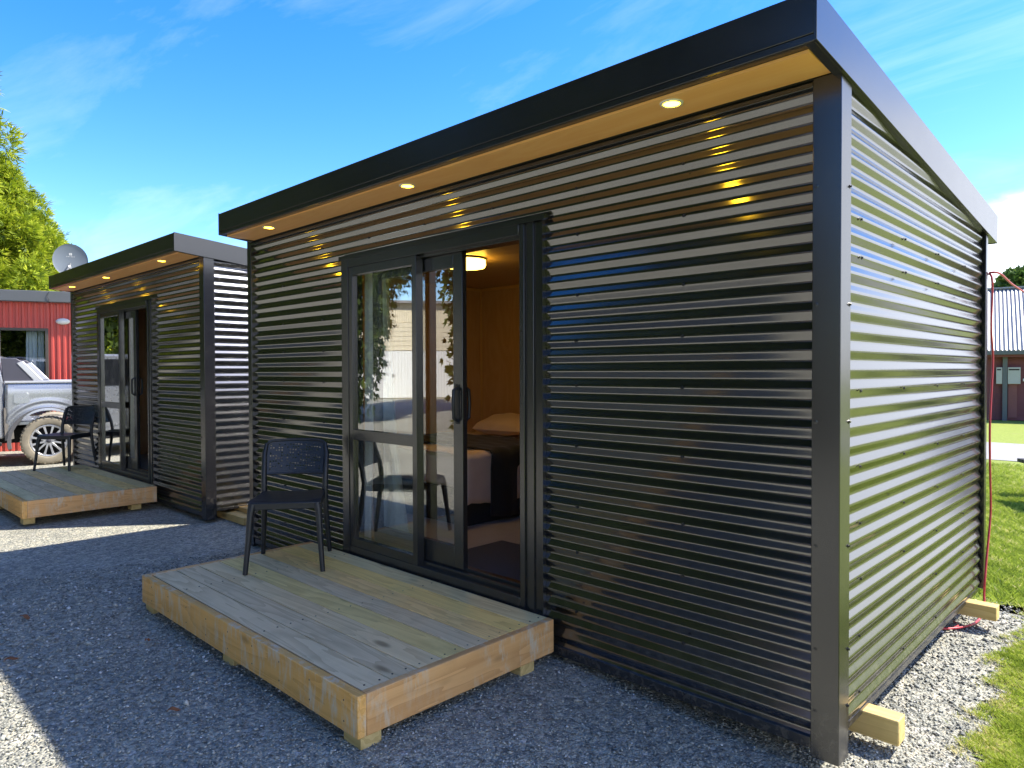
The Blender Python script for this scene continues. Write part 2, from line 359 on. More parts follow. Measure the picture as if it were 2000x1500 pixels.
# lawn sheet: right of the cabins, and behind them
ly = np.concatenate([np.arange(-12, 3.1, .06), [3.3, 4, 6, 11.3]])
def strip(name, yy, xl, xr, z, m):
    V = []; F = []
    for i, y in enumerate(yy):
        V += [(float(xl(y)), y, float(z)), (float(xr(y)), y, float(z))]
        if i: F.append((2 * i - 2, 2 * i - 1, 2 * i + 1, 2 * i))
    b = MB(); b.v = V; b.f = F; return tag(b.build(name, m), kind='structure')
ly = np.arange(-12, 3.06, .012)
strip('lawn', ly, lambda y: edge_x(y) + .05 + .035 * math.sin(y * 61 + 3 * math.sin(y * 23)) + .02 * math.sin(y * 143), lambda y: 120, -.058, M['lawn'])
b = MB()
for i, x in enumerate(np.concatenate([[-40, -3], np.arange(-2.9, .6, .012), [3, 120]])):
    b.v += [(x, 2.80 + .05 * math.sin(x * 5) + .03 * math.sin(x * 61 + 3 * math.sin(x * 23)), -.0595), (x, 11.9 if x < 1 else 11.3, -.0595)]
    if i: b.f.append((2 * i - 2, 2 * i, 2 * i + 1, 2 * i - 1))
tag(b.build('back_lawn', M['lawn']), kind='structure')
b = MB(); b.add([(-60, 11.9, -.052), (120, 11.0, -.052), (120, 14.6, -.052), (-60, 15.2, -.052)], [(0, 1, 2, 3)]); tag(b.build('driveway', M['drive']), kind='structure')
b = MB(); b.add([(-60, 15.2, -.056), (120, 14.6, -.056), (120, 70, -.056), (-60, 70, -.056)], [(0, 1, 2, 3)]); tag(b.build('far_lawn', M['lawn']), kind='structure')

# pebbles (real stones over the gravel close to the camera)
def pebbles(n):
    out = []
    # sample by view importance: radius from the camera foot
    N = n * 3
    rr = np.sqrt(rng.uniform(.8 ** 2, 6.2 ** 2, N)); keep = rng.uniform(size=N) < np.clip(1.6 / np.maximum(rr - 1.2, .5), .22, 1.)
    th = rng.uniform(0, 2 * np.pi, N); x = CAM.x + rr * np.cos(th); y = CAM.y + rr * np.sin(th)
    ang = np.degrees(np.arctan2(y - CAM.y, x - CAM.x)) - 134.2
    ang = (ang + 180) % 360 - 180
    keep &= (np.abs(ang) < 43) & (x < edge_x(y) + .05 + rng.exponential(.06, N))
    keep &= ~((x < -.3) & (y > .5) & (x > -4.7))
    keep &= ~((x > -3.6) & (x < -1.5) & (y > -1.0) & (y < .3))
    x, y, rr = x[keep][:n], y[keep][:n], rr[keep][:n]; n = len(x)
    s = rng.lognormal(math.log(.0047), .33, n) * np.clip(rr / 3.2, .75, 1.5); s = np.clip(s, .0025, .017)
    oc = np.array([[1, 0, 0], [0, 1, 0], [-1, 0, 0], [0, -1, 0], [0, 0, 1], [0, 0, -1]], float)
    oc = oc[None] * (1 + .35 * rng.uniform(-1, 1, (n, 6, 1)))
    oc = oc * s[:, None, None] * np.stack([rng.uniform(.8, 1.5, n), rng.uniform(.7, 1.1, n), rng.uniform(.45, .8, n)], 1)[:, None, :]
    a = rng.uniform(0, 2 * np.pi, n); ca, sa = np.cos(a)[:, None], np.sin(a)[:, None]
    tl = rng.uniform(-.5, .5, n)[:, None]
    X = oc[..., 0] * ca - oc[..., 1] * sa; Y = oc[..., 0] * sa + oc[..., 1] * ca; Z = oc[..., 2] + tl * oc[..., 0] * .6
    V = np.stack([X + x[:, None], Y + y[:, None], Z + (GZ(x) + undul(x, y) + s * .12)[:, None]], 2).reshape(-1, 3)
    f = np.array([[0, 1, 4], [1, 2, 4], [2, 3, 4], [3, 0, 4], [1, 0, 5], [2, 1, 5], [3, 2, 5], [0, 3, 5]])
    F = (f[None] + (np.arange(n) * 6)[:, None, None]).reshape(-1, 3)
    tone = np.repeat(np.clip(rng.normal(.42, .30, n), 0, 1), 6)
    o = link('gravel_stones', np_mesh('gravel_stones', V, F, tone), M['stone'])
    tag(o, 'loose grey gravel chips spread over the yard around the deck', 'gravel', kind='stuff')
pebbles(150000)
def blades(name, n, x, y, h0, h1, w, label, edge=True, azmax=115):
    az_ = np.degrees(np.arctan2(y - CAM.y, x - CAM.x)); k = (az_ > 93) & (az_ < azmax)
    dens = .5 + .5 * np.sin(x * 9 + np.sin(y * 7) * 2) * np.cos(y * 8 + x * 3)
    near = np.clip((x - edge_x(y) + .05) / .22 + .35 * np.sin(x * 31 + y * 23) * np.sin(y * 37), 0, 1) if edge else np.ones(len(x))
    k &= rng.uniform(size=len(x)) < (.35 + .65 * dens) * near ** 1.5; x, y, near = x[k][:n], y[k][:n], near[k][:n]; n = len(x)
    h = rng.uniform(h0, h1, n) * (.5 + .5 * near); a = rng.uniform(0, 2 * np.pi, n); lean = rng.uniform(.15, 1.2, n) * h; la = rng.uniform(0, 2 * np.pi, n)
    z0 = -.062
    c, s = np.cos(a) * w, np.sin(a) * w; lx, ly_ = np.cos(la) * lean, np.sin(la) * lean
    V = np.stack([np.stack([x - c, y - s, np.full(n, z0)], 1), np.stack([x + c, y + s, np.full(n, z0)], 1),
                  np.stack([x + c * .7 + lx * .4, y + s * .7 + ly_ * .4, z0 + h * .6], 1), np.stack([x + lx, y + ly_, z0 + h], 1)], 1).reshape(-1, 3)
    F = (np.array([[0, 1, 2], [0, 2, 3]])[None] + (np.arange(n) * 4)[:, None, None]).reshape(-1, 3)
    big = .5 + .25 * np.sin(x * 7.1 + 1 + 2 * np.sin(y * 3)) * np.cos(y * 5.3) + .25 * np.sin(x * 21 + y * 17)
    tone = np.repeat(np.clip(rng.normal(.18 + .6 * big + .45 * (1 - near), .22, n), 0, 1), 4)
    o = link(name, np_mesh(name, V, F, tone), M['blade']); tag(o, label, 'grass', kind='stuff')
N_ = 900000; y_ = rng.uniform(-.8, 3.1, N_); x_ = edge_x(y_) - .12 + rng.uniform(0, 1.1, N_)
blades('grass', 150000, x_, y_, .014, .04, .0013, 'short sunlit lawn grass beside the gravel strip')
N_ = 700000; y_ = 2.8 + rng.gamma(1.6, 2.0, N_); y_ = np.where(y_ > 11, 3.0 + rng.uniform(0, 8, N_), y_); x_ = rng.uniform(-2.6, 1.0, N_)
blades('far_grass', 80000, x_, y_, .03, .06, .003, 'short lawn grass behind the cabins up to the driveway', False, 103)

# ------------------------------------------------------------------ corrugated cabins
PITCH = .0762; CREST = 2.642          # height of one crest above the yard
def prof_z(z0, z1):
    st = [0, .02, .04, .06, .08, .10, .12, .14, .2, .25, .3, .36, .38, .40, .42, .44, .46, .48, .5]; st = st + [1 - q for q in st[1:-1]][::-1]
    out = [z0]; k = math.floor((z0 - CREST) / PITCH) - 1
    while CREST + k * PITCH < z1:
        for q in st:
            z = CREST + (k + q) * PITCH
            if z0 + .0005 < z < z1 - .0005: out.append(z)
        k += 1
    return out + [z1]
def wavef(z):
    # flat faced ribs with small rounded crests and valleys
    t = ((z - CREST) / PITCH) % 1.0; t = min(t, 1 - t) * 2          # 0 crest .. 1 valley
    r = .24
    if t < r: q = r / 2 + t * t / (2 * r)
    elif t > 1 - r: q = 1 - r / 2 - (1 - t) ** 2 / (2 * r)
    else: q = t
    return .0088 * (1 - 2 * q)
def clad_front(x0, x1, z0, z1, y=.021, sgn=-1):
    b = MB(); zs = prof_z(z0, z1); cols = [x0 + (x1 - x0) * i / max(1, int((x1 - x0) / .6)) for i in range(max(1, int((x1 - x0) / .6)) + 1)]; k = len(cols)
    for z in zs:
        for x in cols: b.v.append((x, y + sgn * wavef(z), z))
    for i in range(len(zs) - 1):
        for j in range(k - 1): b.f.append((i * k + j, i * k + j + 1, (i + 1) * k + j + 1, (i + 1) * k + j))
    return b
def clad_side(y0, y1, z0, topf, x=-.021, sgn=1):
    b = MB(); zs = prof_z(z0, topf(y0)); k = 9; cols = [y0 + (y1 - y0) * i / (k - 1) for i in range(k)]
    for z in zs:
        for y in cols:
            zz = min(z, topf(y)); b.v.append((x + sgn * wavef(zz), y, zz))
    for i in range(len(zs) - 1):
        for j in range(k - 1): b.f.append((i * k + j, i * k + j + 1, (i + 1) * k + j + 1, (i + 1) * k + j))
    return b
def crest_near(z): return CREST + round((z - CREST) / PITCH) * PITCH
def hexes(pts, n_axis):
    b = MB()
    for (x, y, z) in pts:
        if n_axis == 'y': Mx = Matrix.Translation((x, y, z)) @ Matrix.Rotation(R_(90), 4, 'X')
        else: Mx = Matrix.Translation((x, y, z)) @ Matrix.Rotation(R_(90), 4, 'Y')
        b.lathe([(0, .007), (.0045, .007), (.0045, .002), (.0085, .0015), (.0085, 0)], 6, Mx)
    return b
def cabin(name, L, loc, rz, ds, label, open_x=None):
    t = thing(name, label, 'cabin', loc, rz)
    D = 2.639; zb = .04; zs_ = .083
    ZS = 2.615                                    # soffit plane
    def bz(y): return 2.628 - .0928 * (y + .28)   # underside of barge
    F0 = M['flash']
    dl, dr = -3.41 + ds, -1.488 + ds              # door unit
    # cladding
    cp = [clad_front(-L + .07, dl, zb + .03, ZS - .02), clad_front(dl, dr, 2.305, ZS - .02), clad_front(dr, -.1, zb + .03, ZS - .02), clad_front(dl, dr, zb + .03, .205)]
    for c in cp: c.build('cladding', M['clad'], t, smooth=True, recalc=False)
    clad_side(.105, 2.555, zs_, lambda y: bz(y) + .02).build('cladding', M['clad'], t, smooth=True, recalc=False)
    clad_side(.105, 2.555, zs_, lambda y: bz(y) + .02, x=-L + .021, sgn=-1).build('cladding', M['clad'], t, smooth=True, recalc=False)
    clad_front(-L + .1, -.1, zb, 2.33, y=D - .021, sgn=1).build('cladding', M['clad'], t, smooth=True, recalc=False)
    # structure wall boards behind the cladding
    b = MB(); b.box(-L + .04, dl - .0, .036, .118, .1, 2.6); b.box(dr, -.04, .036, .118, .1, 2.6); b.box(dl, dr, .036, .118, 2.31, 2.6); b.box(dl, dr, .036, .118, .1, .2)
    b.box(-.118, -.036, .12, D - .12, .1, 2.30); b.box(-L + .036, -L + .118, .12, D - .12, .1, 2.30); b.box(-L + .04, -.04, D - .118, D - .036, .1, 2.30)
    for xa in (-.118, -L + .036):
        b.add([(xa + i * .082, y, z) for i in (0, 1) for y, z in ((.12, 2.301), (D - .12, 2.301), (D - .12, bz(D - .12) + .03), (.12, bz(.12) + .03))], [(0, 1, 2, 3), (7, 6, 5, 4), (0, 4, 5, 1), (1, 5, 6, 2), (2, 6, 7, 3), (3, 7, 4, 0)])
    b.build('wall_frame', M['dark_void'], t)
    # base channel and trims
    MB().box(-L + .1, -.106, .0005, .035, zb - .012, zb + .032).build('base_channel', M['flash'], t, bevel=.002)
    MB().box(-L + .07, -.106, .0, .03, ZS - .036, ZS - .0155).build('soffit_trim', M['flash'], t, bevel=.002)
    b = MB(); b.box(-.035, -.024, .11, 2.55, zs_ - .012, zs_ + .012); b.build('base_channel', M['flash'], t)
    # corner posts: folded flashings
    def post(x0, x1, y0, y1, z0, z1, nm='corner_post'):
        return MB().box(x0, x1, y0, y1, z0, z1).build(nm, M['flash'], t, bevel=.003)
    zp = -.004 if abs(loc[2]) < .001 else .0
    post(-.1065, 0, 0, .1076, zp, bz(0) + .03); post(-L, -L + .07, 0, .1, zp, bz(0) + .03)
    post(-.09, 0, D - .055, D, zp + .09, bz(D) + .03); post(-L, -L + .09, D - .055, D, zp + .09, bz(D) + .03)
    MB().box(-L + .04, -.04, .05, D - .05, .085, .235).build('floor_frame', M['dark_void'], t)
    # roof and fascias
    xr, xl, Dr = .0141, -L + .0864, 2.866
    front = MB(); front.box(xl + .002, xr - .002, -.2796, -.262, 2.655, 2.8015); front.box(xl + .002, xr - .002, -.2755, -.228, 2.628, 2.654)
    front.build('front_fascia', F0, t, bevel=.002)
    for x0, x1 in ((xr - .012, xr), (xl - .0, xl + .012)):
        b = MB(); ya, yb = -.282, Dr
        b.add([(x, y, z) for x in (x0, x1) for y, z in ((ya, bz(ya)), (yb, bz(yb)), (yb, bz(yb) + .181), (ya, bz(ya) + .177))], [(0, 1, 2, 3), (7, 6, 5, 4), (0, 4, 5, 1), (1, 5, 6, 2), (2, 6, 7, 3), (3, 7, 4, 0)])
        s_ = -1 if x1 == xr else 1; xa, xb = (x0 - .034, x0) if s_ < 0 else (x1, x1 + .034)
        b.add([(x, y, z) for x in (xa, xb) for y, z in ((ya + .005, bz(ya) + .001), (yb, bz(yb) + .001), (yb, bz(yb) + .008), (ya + .005, bz(ya) + .008))], [(0, 1, 2, 3), (7, 6, 5, 4), (0, 4, 5, 1), (1, 5, 6, 2), (2, 6, 7, 3), (3, 7, 4, 0)])
        b.build('barge_board', F0, t, bevel=.0015)
    MB().box(xl + .013, xr - .013, Dr - .014, Dr, bz(Dr), bz(Dr) + .17).build('rear_fascia', F0, t)
    b = MB(); n = 60; xs_ = [xl + .013 + (xr - xl - .026) * i / n for i in range(n + 1)]
    for y, z in ((-.26, 2.775), (Dr - .02, 2.775 - .0928 * (Dr + .24))):
        for i, x in enumerate(xs_): b.v.append((x, y, z + (.012 if i % 2 else -.004)))
    for i in range(n): b.f.append((i, i + 1, n + 2 + i, n + 1 + i))
    b.build('roof_sheet', M['clad'], t)
    MB().box(xl + .04, xr - .048, -.228, -.0, ZS, ZS + .012).build('soffit', M['soffit'], t)
    MB().box(xl + .04, xr - .048, .0, .036, ZS - .005, ZS + .02).build('soffit_backing', M['dark_void'], t)
    b = MB(); b.box(xl + .03, xr - .03, -.22, .5, 2.65, 2.74); b.build('roof_frame', M['dark_void'], t)
    ps = [(-.624, -.162), (-2.442 + ds * .3, -.150), (-4.168 + (4.9 - L), -.165)]
    for x, y in ps:
        Mx = Matrix.Translation((x, y, ZS)) @ Matrix.Rotation(math.pi, 4, 'X')
        h = MB().lathe([(.034, .002), (.036, .006), (.047, .005), (.049, .0), (.049, -.004)], 36, Mx).build('downlight', M['white_plastic'], t, smooth=True)
        MB().lathe([(0, .0035), (.035, .0035)], 36, Mx).build('lens', M['led'], h)
    # screws
    pts = []
    zr = [crest_near(z) for z in (2.38, 2.15, 1.845, 1.62, 1.39, 1.08, .83, .55, .26)]
    xc = [-.67 - .604 * i for i in range(8)]
    for x in xc:
        for z in zr:
            if x < -L + .12: continue
            if dl - .02 < x < dr + .02 and z < 2.31: continue
            pts.append((x + random.uniform(-.006, .006), .0115, z + random.uniform(-.004, .004)))
    hexes(pts, 'y').build('wall_screws', M['screw'], t)['kind'] = 'stuff'
    pts = []
    for y in (.262, .855, 1.448, 2.05):
        for z in (2.14, 1.93, 1.45, 1.14, .92, .69, .47, .24):
            if z < bz(y) - .03: pts.append((-.0115, y + random.uniform(-.01, .01), crest_near(z) - .008))
    hexes(pts, 'x').build('wall_screws', M['screw'], t)['kind'] = 'stuff'
    pts = [(-.09, -.0005, z) for z in (.18, .42, .82, 1.3, 1.75, 2.2)]
    b = hexes(pts, 'y'); b2 = hexes([(.0005, .092, z) for z in (.2, .42, .82, 1.3, 1.75, 2.2)], 'x'); b.add(b2.v, b2.f); b.build('post_screws', M['flash'], t)['kind'] = 'stuff'
    # ---------------- door unit
    A = M['alu']; X = lambda x: x + ds
    b = MB(); b.box(X(-3.408), X(-3.325), -.006, .12, .2, 2.31); b.box(X(-3.325), X(-1.66), -.006, .03, 2.232, 2.31); b.box(X(-3.325), X(-1.66), .03, .12, 2.215, 2.31)
    b.box(X(-1.66), X(-1.625), .0, .12, .2, 2.31); b.box(X(-1.625), X(-1.6), .012, .12, .2, 2.31); b.box(X(-1.6), X(-1.56), .004, .12, .2, 2.30)
    b.box(X(-3.325), X(-1.66), -.002, .035, .215, .268); b.box(X(-3.325), X(-1.66), .035, .075, .215, .295); b.box(X(-3.325), X(-1.66), .075, .12, .215, .31)
    b.build('door_frame', A, t, bevel=.002)
    b = MB(); b.box(X(-1.559), X(-1.489), .014, .034, .19, 2.31); b.box(X(-1.494), X(-1.489), -.004, .014, .19, 2.31); b.build('side_flashing', F0, t)
    b = MB(); b.box(X(-3.43), X(-1.47), -.012, .012, 2.311, 2.317); b.box(X(-3.43), X(-1.47), -.012, -.0075, 2.288, 2.311); b.build('head_flashing', F0, t)
    b = MB(); b.box(X(-3.41), X(-1.47), -.03, .03, .2, .2125); b.build('sill_flashing', F0, t)
    # fixed window: left half
    b = MB(); x0, x1 = -3.323, -2.552
    b.box(X(x0), X(x0 + .045), .0, .05, .269, 2.231); b.box(X(x1 - .045), X(x1), -.004, .052, .269, 2.231)
    b.box(X(x0 + .045), X(x1 - .045), .0, .05, .269, .325); b.box(X(x0 + .045), X(x1 - .045), .0, .05, 2.175, 2.231)
    b.box(X(x0 + .045), X(x1 - .045), .0, .05, 1.02, 1.092)
    w = b.build('fixed_window', A, t, bevel=.002)
    MB().box(X(x0 + .045), X(x1 - .045), .022, .027, 1.092, 2.175).build('pane', M['glass'], w)
    MB().box(X(x0 + .045), X(x1 - .045), .022, .027, .325, 1.02).build('pane', M['glass'], w)
    # sliding leaf, pushed left
    b = MB(); x0, x1 = -3.12, -2.19; y0, y1 = .062, .098
    b.box(X(x0), X(x0 + .07), y0, y1, .297, 2.214); b.box(X(x1 - .085), X(x1), y0, y1, .297, 2.214)
    b.box(X(x0 + .07), X(x1 - .085), y0, y1, .297, .43); b.box(X(x0 + .07), X(x1 - .085), y0, y1, 2.13, 2.214)
    s = b.build('sliding_door', A, t, bevel=.002)
    MB().box(X(x0 + .07), X(x1 - .085), .078, .083, .43, 2.13).build('pane', M['glass'], s)
    for sy, yy in ((-1, y0), (1, y1)):
        h = MB(); xx = X(x1 - .045 if sy < 0 else x1 - .02)
        h.tube([(xx, yy + sy * .005, 1.2), (xx, yy + sy * .032, 1.215), (xx, yy + sy * .036, 1.30), (xx, yy + sy * .032, 1.385), (xx, yy + sy * .005, 1.4)], .011, 10); h.box(xx - .014, xx + .014, min(yy, yy + sy * .006), max(yy, yy + sy * .006), 1.18, 1.42)
        h.build('handle', M['black_plastic'], s, auto=40)
    # ---------------- interior
    yb = 2.50; zc = lambda y: 2.422 - .011 * y
    b = MB(); b.box(-L + .12, -.12, yb, yb + .02, .236, zc(yb) + .02); b.build('back_lining', M['ply'], t)
    b = MB(); b.box(-L + .12, -L + .285, .12, yb, .236, 2.52); b.build('end_lining', M['ply'], t)
    b = MB(); b.box(-.135, -.12, .12, yb, .236, 2.52); b.build('end_lining', M['ply'], t)
    b = MB(); b.box(-L + .136, dl, .119, .13, .236, 2.52); b.box(dr, -.136, .119, .13, .236, 2.52); b.box(dl, dr, .119, .13, 2.32, 2.52); b.build('front_lining', M['ply'], t)
    b = MB(); b.add([(x, y, z) for x in (-L + .1, -.1) for y, z in ((.1, zc(.1)), (yb + .02, zc(yb)), (yb + .02, zc(yb) + .02), (.1, zc(.1) + .02))], [(0, 1, 2, 3), (7, 6, 5, 4), (0, 4, 5, 1), (1, 5, 6, 2), (2, 6, 7, 3), (3, 7, 4, 0)]); b.build('ceiling_lining', M['plyc'], t)
    b = MB(); b.box(-L + .286, -L + .302, yb - .016, yb, .236, zc(yb)); b.box(-L + .303, -.135, yb - .012, yb, zc(yb) - .03, zc(yb) - .001); b.box(-L + .286, -L + .298, .13, yb - .02, zc(yb) - .03, zc(yb) - .001); b.build('corner_trim', M['trim'], t)
    MB().box(-L + .12, -.12, .12, yb, .236, .25).build('carpet', M['carpet'], t)
    return t
cab1 = cabin('cabin', 4.8988, (0, 0, 0), 0., 0., 'large near cabin of dark ribbed steel with open sliding door and pine soffit')
cab2 = cabin('cabin', 4.465, (-6.026, .083, .03), .016, .12, 'smaller looking far cabin of dark ribbed steel, next to the silver pickup')
def local(t, p):
    c, s = math.cos(t.rotation_euler.z), math.sin(t.rotation_euler.z); return Vector((t.location.x + c * p[0] - s * p[1], t.location.y + s * p[0] + c * p[1], t.location.z + p[2]))

# ------------------------------------------------------------------ decks
tint = {'gg': (1.04, 1.0, .70), 'y': (1.30, 1.08, .50), 'ty': (1.30, 1.02, .55), 'g': (1.06, .94, .74), 'g2': (1.0, .89, .71), 'yo': (1.20, 1.02, .54), 'g3': (1.14, .98, .72)}
def deck(loc, rz, Ln, W, zt, zbm, cols, label, foot_x, tilt=0.):
    t = thing('deck', label, 'deck', loc, rz, 'pine step decks in front of the cabins')
    rim = .042; n = len(cols); bw = (W - rim - .004) / n
    for i, c in enumerate(cols):
        y1 = -i * bw; y0 = y1 - bw + .005
        dz = random.uniform(-.0015, .0012)
        MB().box(-Ln + rim + .001, -rim - .003, y0, y1, zt - .032 + dz, zt - .001 + dz).build('board', M['deck'], t, bevel=.0025, color=tint[c])
    MB().box(-Ln, 0, -W, -W + rim - .001, zbm, zt).build('rim_board', M['rim'], t, bevel=.004, color=(1, 1, 1))
    MB().box(-rim, -.0, -W + rim, 0, zbm, zt).build('rim_board', M['rimy'], t, bevel=.004, color=(1, .95, .9))
    MB().box(-Ln, -Ln + rim, -W + rim, 0, zbm, zt).build('rim_board', M['rimy'], t, bevel=.004, color=(1, .95, .9))
    MB().box(-Ln + rim, -rim, -.042, -.002, zbm, zt - .034).build('rear_joist', M['rim'], t, color=(.8, .8, .8))
    for k in range(1, 5):
        x = -Ln + Ln * k / 5; MB().box(x, x + .045, -W + rim, -.045, zbm, zt - .034).build('joist', M['rimy'], t, color=(.7, .7, .7))
    nb_ = MB()
    for i in range(n):
        for k in (1, 3, 5):
            for q in (.25, .75):
                x = (-Ln + Ln * k / 5 + .022) if k < 5 else -.075
                nb_.lathe([(0, zt + .0008), (.0042, zt + .0004), (.0046, zt - .002)], 8, Matrix.Translation((x + random.uniform(-.006, .006), -(i + q) * bw, 0)))
    for k in range(9):
        for z in (.25, .75): nb_.lathe([(0, .0008), (.004, .0004), (.0045, -.002)], 8, Matrix.Translation((-Ln * (k + .3) / 9 - .02, -W, zbm + (zt - zbm) * z)) @ Matrix.Rotation(R_(90), 4, 'X'))
    nb_.build('nails', M['screw'], t)['kind'] = 'stuff'
    for fx in foot_x:
        for fy in (-W + .02, -.24):
            MB().box(fx - .125, fx, fy, fy + .1, -.012, zbm - .001).build('foot', M['block'], t, bevel=.004, color=(.95, .95, .9))
    return t
d1 = deck((-1.4013, -.02, 0), .0057, 2.406, 1.187, .2185, .0475, ['gg', 'y', 'ty', 'g', 'yo', 'g3', 'g2', 'g'], 'pine step deck under the open door of the near cabin', (-.01, -1.15, -2.28))
d2 = deck((-7.17, .015, .025), .016, 2.66, 1.235, .225, .055, ['gg', 'yo', 'gg', 'g', 'ty', 'g2', 'g2', 'gg'], 'pine step deck at the far cabin, cut off by the left edge of the photo', (-.06, -1.2, -2.4))
# bearers under the cabins
def bearer(x0, x1, y, z0, z1, label, w=.09):
    t = MB().box(x0, x1, y, y + w, z0, z1).build('timber_bearer', M['block'], None, bevel=.005, color=(1.05, 1.0, .88)); return tag(t, label, 'timber', 'timber bearers the cabins rest on')
bearer(-5.0, .113, .342, -.02, .084, 'pale sawn timber sticking out under the side wall, nearest the corner post')
bearer(-5.0, .13, 2.218, 0.0, .084, 'pale sawn timber sticking out under the side wall by the red cord')
tag(MB().box(-6.35, -5.60, .43, .52, .07, .113).build('timber_offcut', M['block'], None, bevel=.003, color=(.9, .75, .6)), 'thin brown timber plate on top of the block between the two cabins', 'timber')
tag(MB().box(-6.30, -5.67, .30, .50, .0, .069).build('timber_offcut', M['block'], None, bevel=.003, color=(1, .9, .75)), 'short timber block on the gravel between the two cabins', 'timber')

# ------------------------------------------------------------------ chair
def make_chair(label):
    t = thing('chair', label, 'chair', group='black plastic chairs on the decks')
    B = M['black_plastic']; w, d = .215, .235     # front is -y in local space
    sh = .45
    # seat: slightly dished slab
    n = 10; b = MB()
    def seat(u, v):
        x = (u - .5) * 2; y = (v - .5) * 2
        hw = .225 - .02 * (y + 1) / 2
        return x * hw, y * .215, sh - .018 * (1 - x * x) * (1 - .5 * (y + .2) ** 2) + .004 * x * x - (.012 if v < .06 else 0)
    for k in (0, 1):
        for i in range(n + 1):
            for j in range(n + 1):
                X, Y, Z = seat(i / n, j / n); b.v.append((X, Y, Z - (.012 if k else 0)))
    N = n + 1
    for i in range(n):
        for j in range(n):
            a = i * N + j; b.f.append((a, a + N, a + N + 1, a + 1)); a += N * N; b.f.append((a, a + 1, a + N + 1, a + N))
    ed = [i * N for i in range(N)] + [n * N + j for j in range(1, N)] + [i * N + n for i in range(n - 1, -1, -1)] + [j for j in range(n - 1, 0, -1)]
    for q in range(len(ed)): a, c = ed[q], ed[(q + 1) % len(ed)]; b.f.append((a, a + N * N, c + N * N, c))
    b.build('seat', B, t, auto=50)
    b = MB(); b.bar((-.2, -.205, sh - .03), (.2, -.205, sh - .03), .03, .045); b.bar((-.19, .2, sh - .03), (.19, .2, sh - .03), .024, .03)
    for s in (-1, 1): b.bar((s * .208, -.2, sh - .03), (s * .195, .2, sh - .03), .026, .045)
    b.build('seat_frame', B, t, bevel=.005)
    for s in (-1, 1):
        b = MB(); b.tube([(s * .238, -.258, 0), (s * .222, -.235, .2), (s * .210, -.215, .38), (s * .2, -.2, sh - .02)], [.0155, .018, .023, .028], 10); b.build('leg', B, t, auto=40)
        b = MB(); b.tube([(s * .228, .262, 0), (s * .212, .225, .25), (s * .205, .198, .45), (s * .208, .215, .56), (s * .212, .262, .70), (s * .20, .285, .775)], [.015, .019, .021, .019, .018, .013], 10); b.build('leg', B, t, auto=40)
    # perforated back
    nu, nv = 44, 25; b = MB()
    rr = random.Random(3)
    def back(u, v):
        x = (u - .5) * 2; z = .565 + .23 * v; y = .215 + .075 * (v ** 1.0) + .028 * (1 - x * x)
        hw = .205 - .012 * max(0, v - .85) / .15
        return Vector((x * hw, y, z - .006 * x * x * v))
    for k in (0, 1):
        for i in range(nu + 1):
            for j in range(nv + 1):
                p = back(i / nu, j / nv); b.v.append((p.x, p.y + k * .009, p.z))
    N = nv + 1; O = (nu + 1) * N; hole = set()
    for i in range(3, nu - 3):
        for j in range(2, nv - 2):
            if i % 2 and j % 2 and rr.random() < .62: hole.add((i, j))
    for i in range(nu):
        for j in range(nv):
            a = i * N + j
            if (i, j) in hole:
                for p, q in ((a, a + N), (a + N, a + N + 1), (a + N + 1, a + 1), (a + 1, a)): b.f.append((p, q, q + O, p + O))
            else: b.f.append((a, a + N, a + N + 1, a + 1)); b.f.append((a + O, a + O + 1, a + O + N + 1, a + O + N))
    b.build('backrest', B, t, recalc=False)
    b = MB(); pts = [back(0, 0), back(0, .5), back(0, .86), back(.03, .97), back(.1, 1.0)] + [back(q, 1.) for q in (.3, .5, .7)] + [back(.9, 1.), back(.97, .97), back(1, .86), back(1, .5), back(1, 0)]
    b.tube([p + Vector((0, .004, 0)) for p in pts], .011, 8); b.tube([back(q, 0) + Vector((0, .004, 0)) for q in (0, .25, .5, .75, 1)], .008, 8); b.build('back_frame', B, t, auto=50)
    return t
ch1 = make_chair('black perforated plastic chair at the left end of the near deck')
ch1.location = (-3.385, -.425, .2195); ch1.rotation_euler = (0, 0, math.atan2(-.305, .405) + R_(90))
ch2 = copy_tree(ch1); ch2['label'] = 'black plastic chair turned towards the left on the far deck'
ch2.location = (-9.56, -.285, .2505); ch2.rotation_euler = (0, 0, math.atan2(-.50, .41) + R_(90))

# ------------------------------------------------------------------ inside the cabins
def interior(t, full=True):
    P = lambda p: local(t, p)
    # lamp
    lp = thing('ceiling_lamp', 'round glowing ceiling lamp inside the %s cabin' % ('near' if full else 'far'), 'lamp', P((-3.24, 1.04, 2.409)), 0)
    MB().lathe([(.165, 0), (.168, -.012), (.16, -.02)], 40).build('lamp_base', M['black_plastic'], lp, smooth=True)
    MB().lathe([(.158, -.015), (.16, -.06), (.150, -.078), (0, -.084)], 40).build('diffuser', M['lampglow'], lp, smooth=True)
interior(cab1)
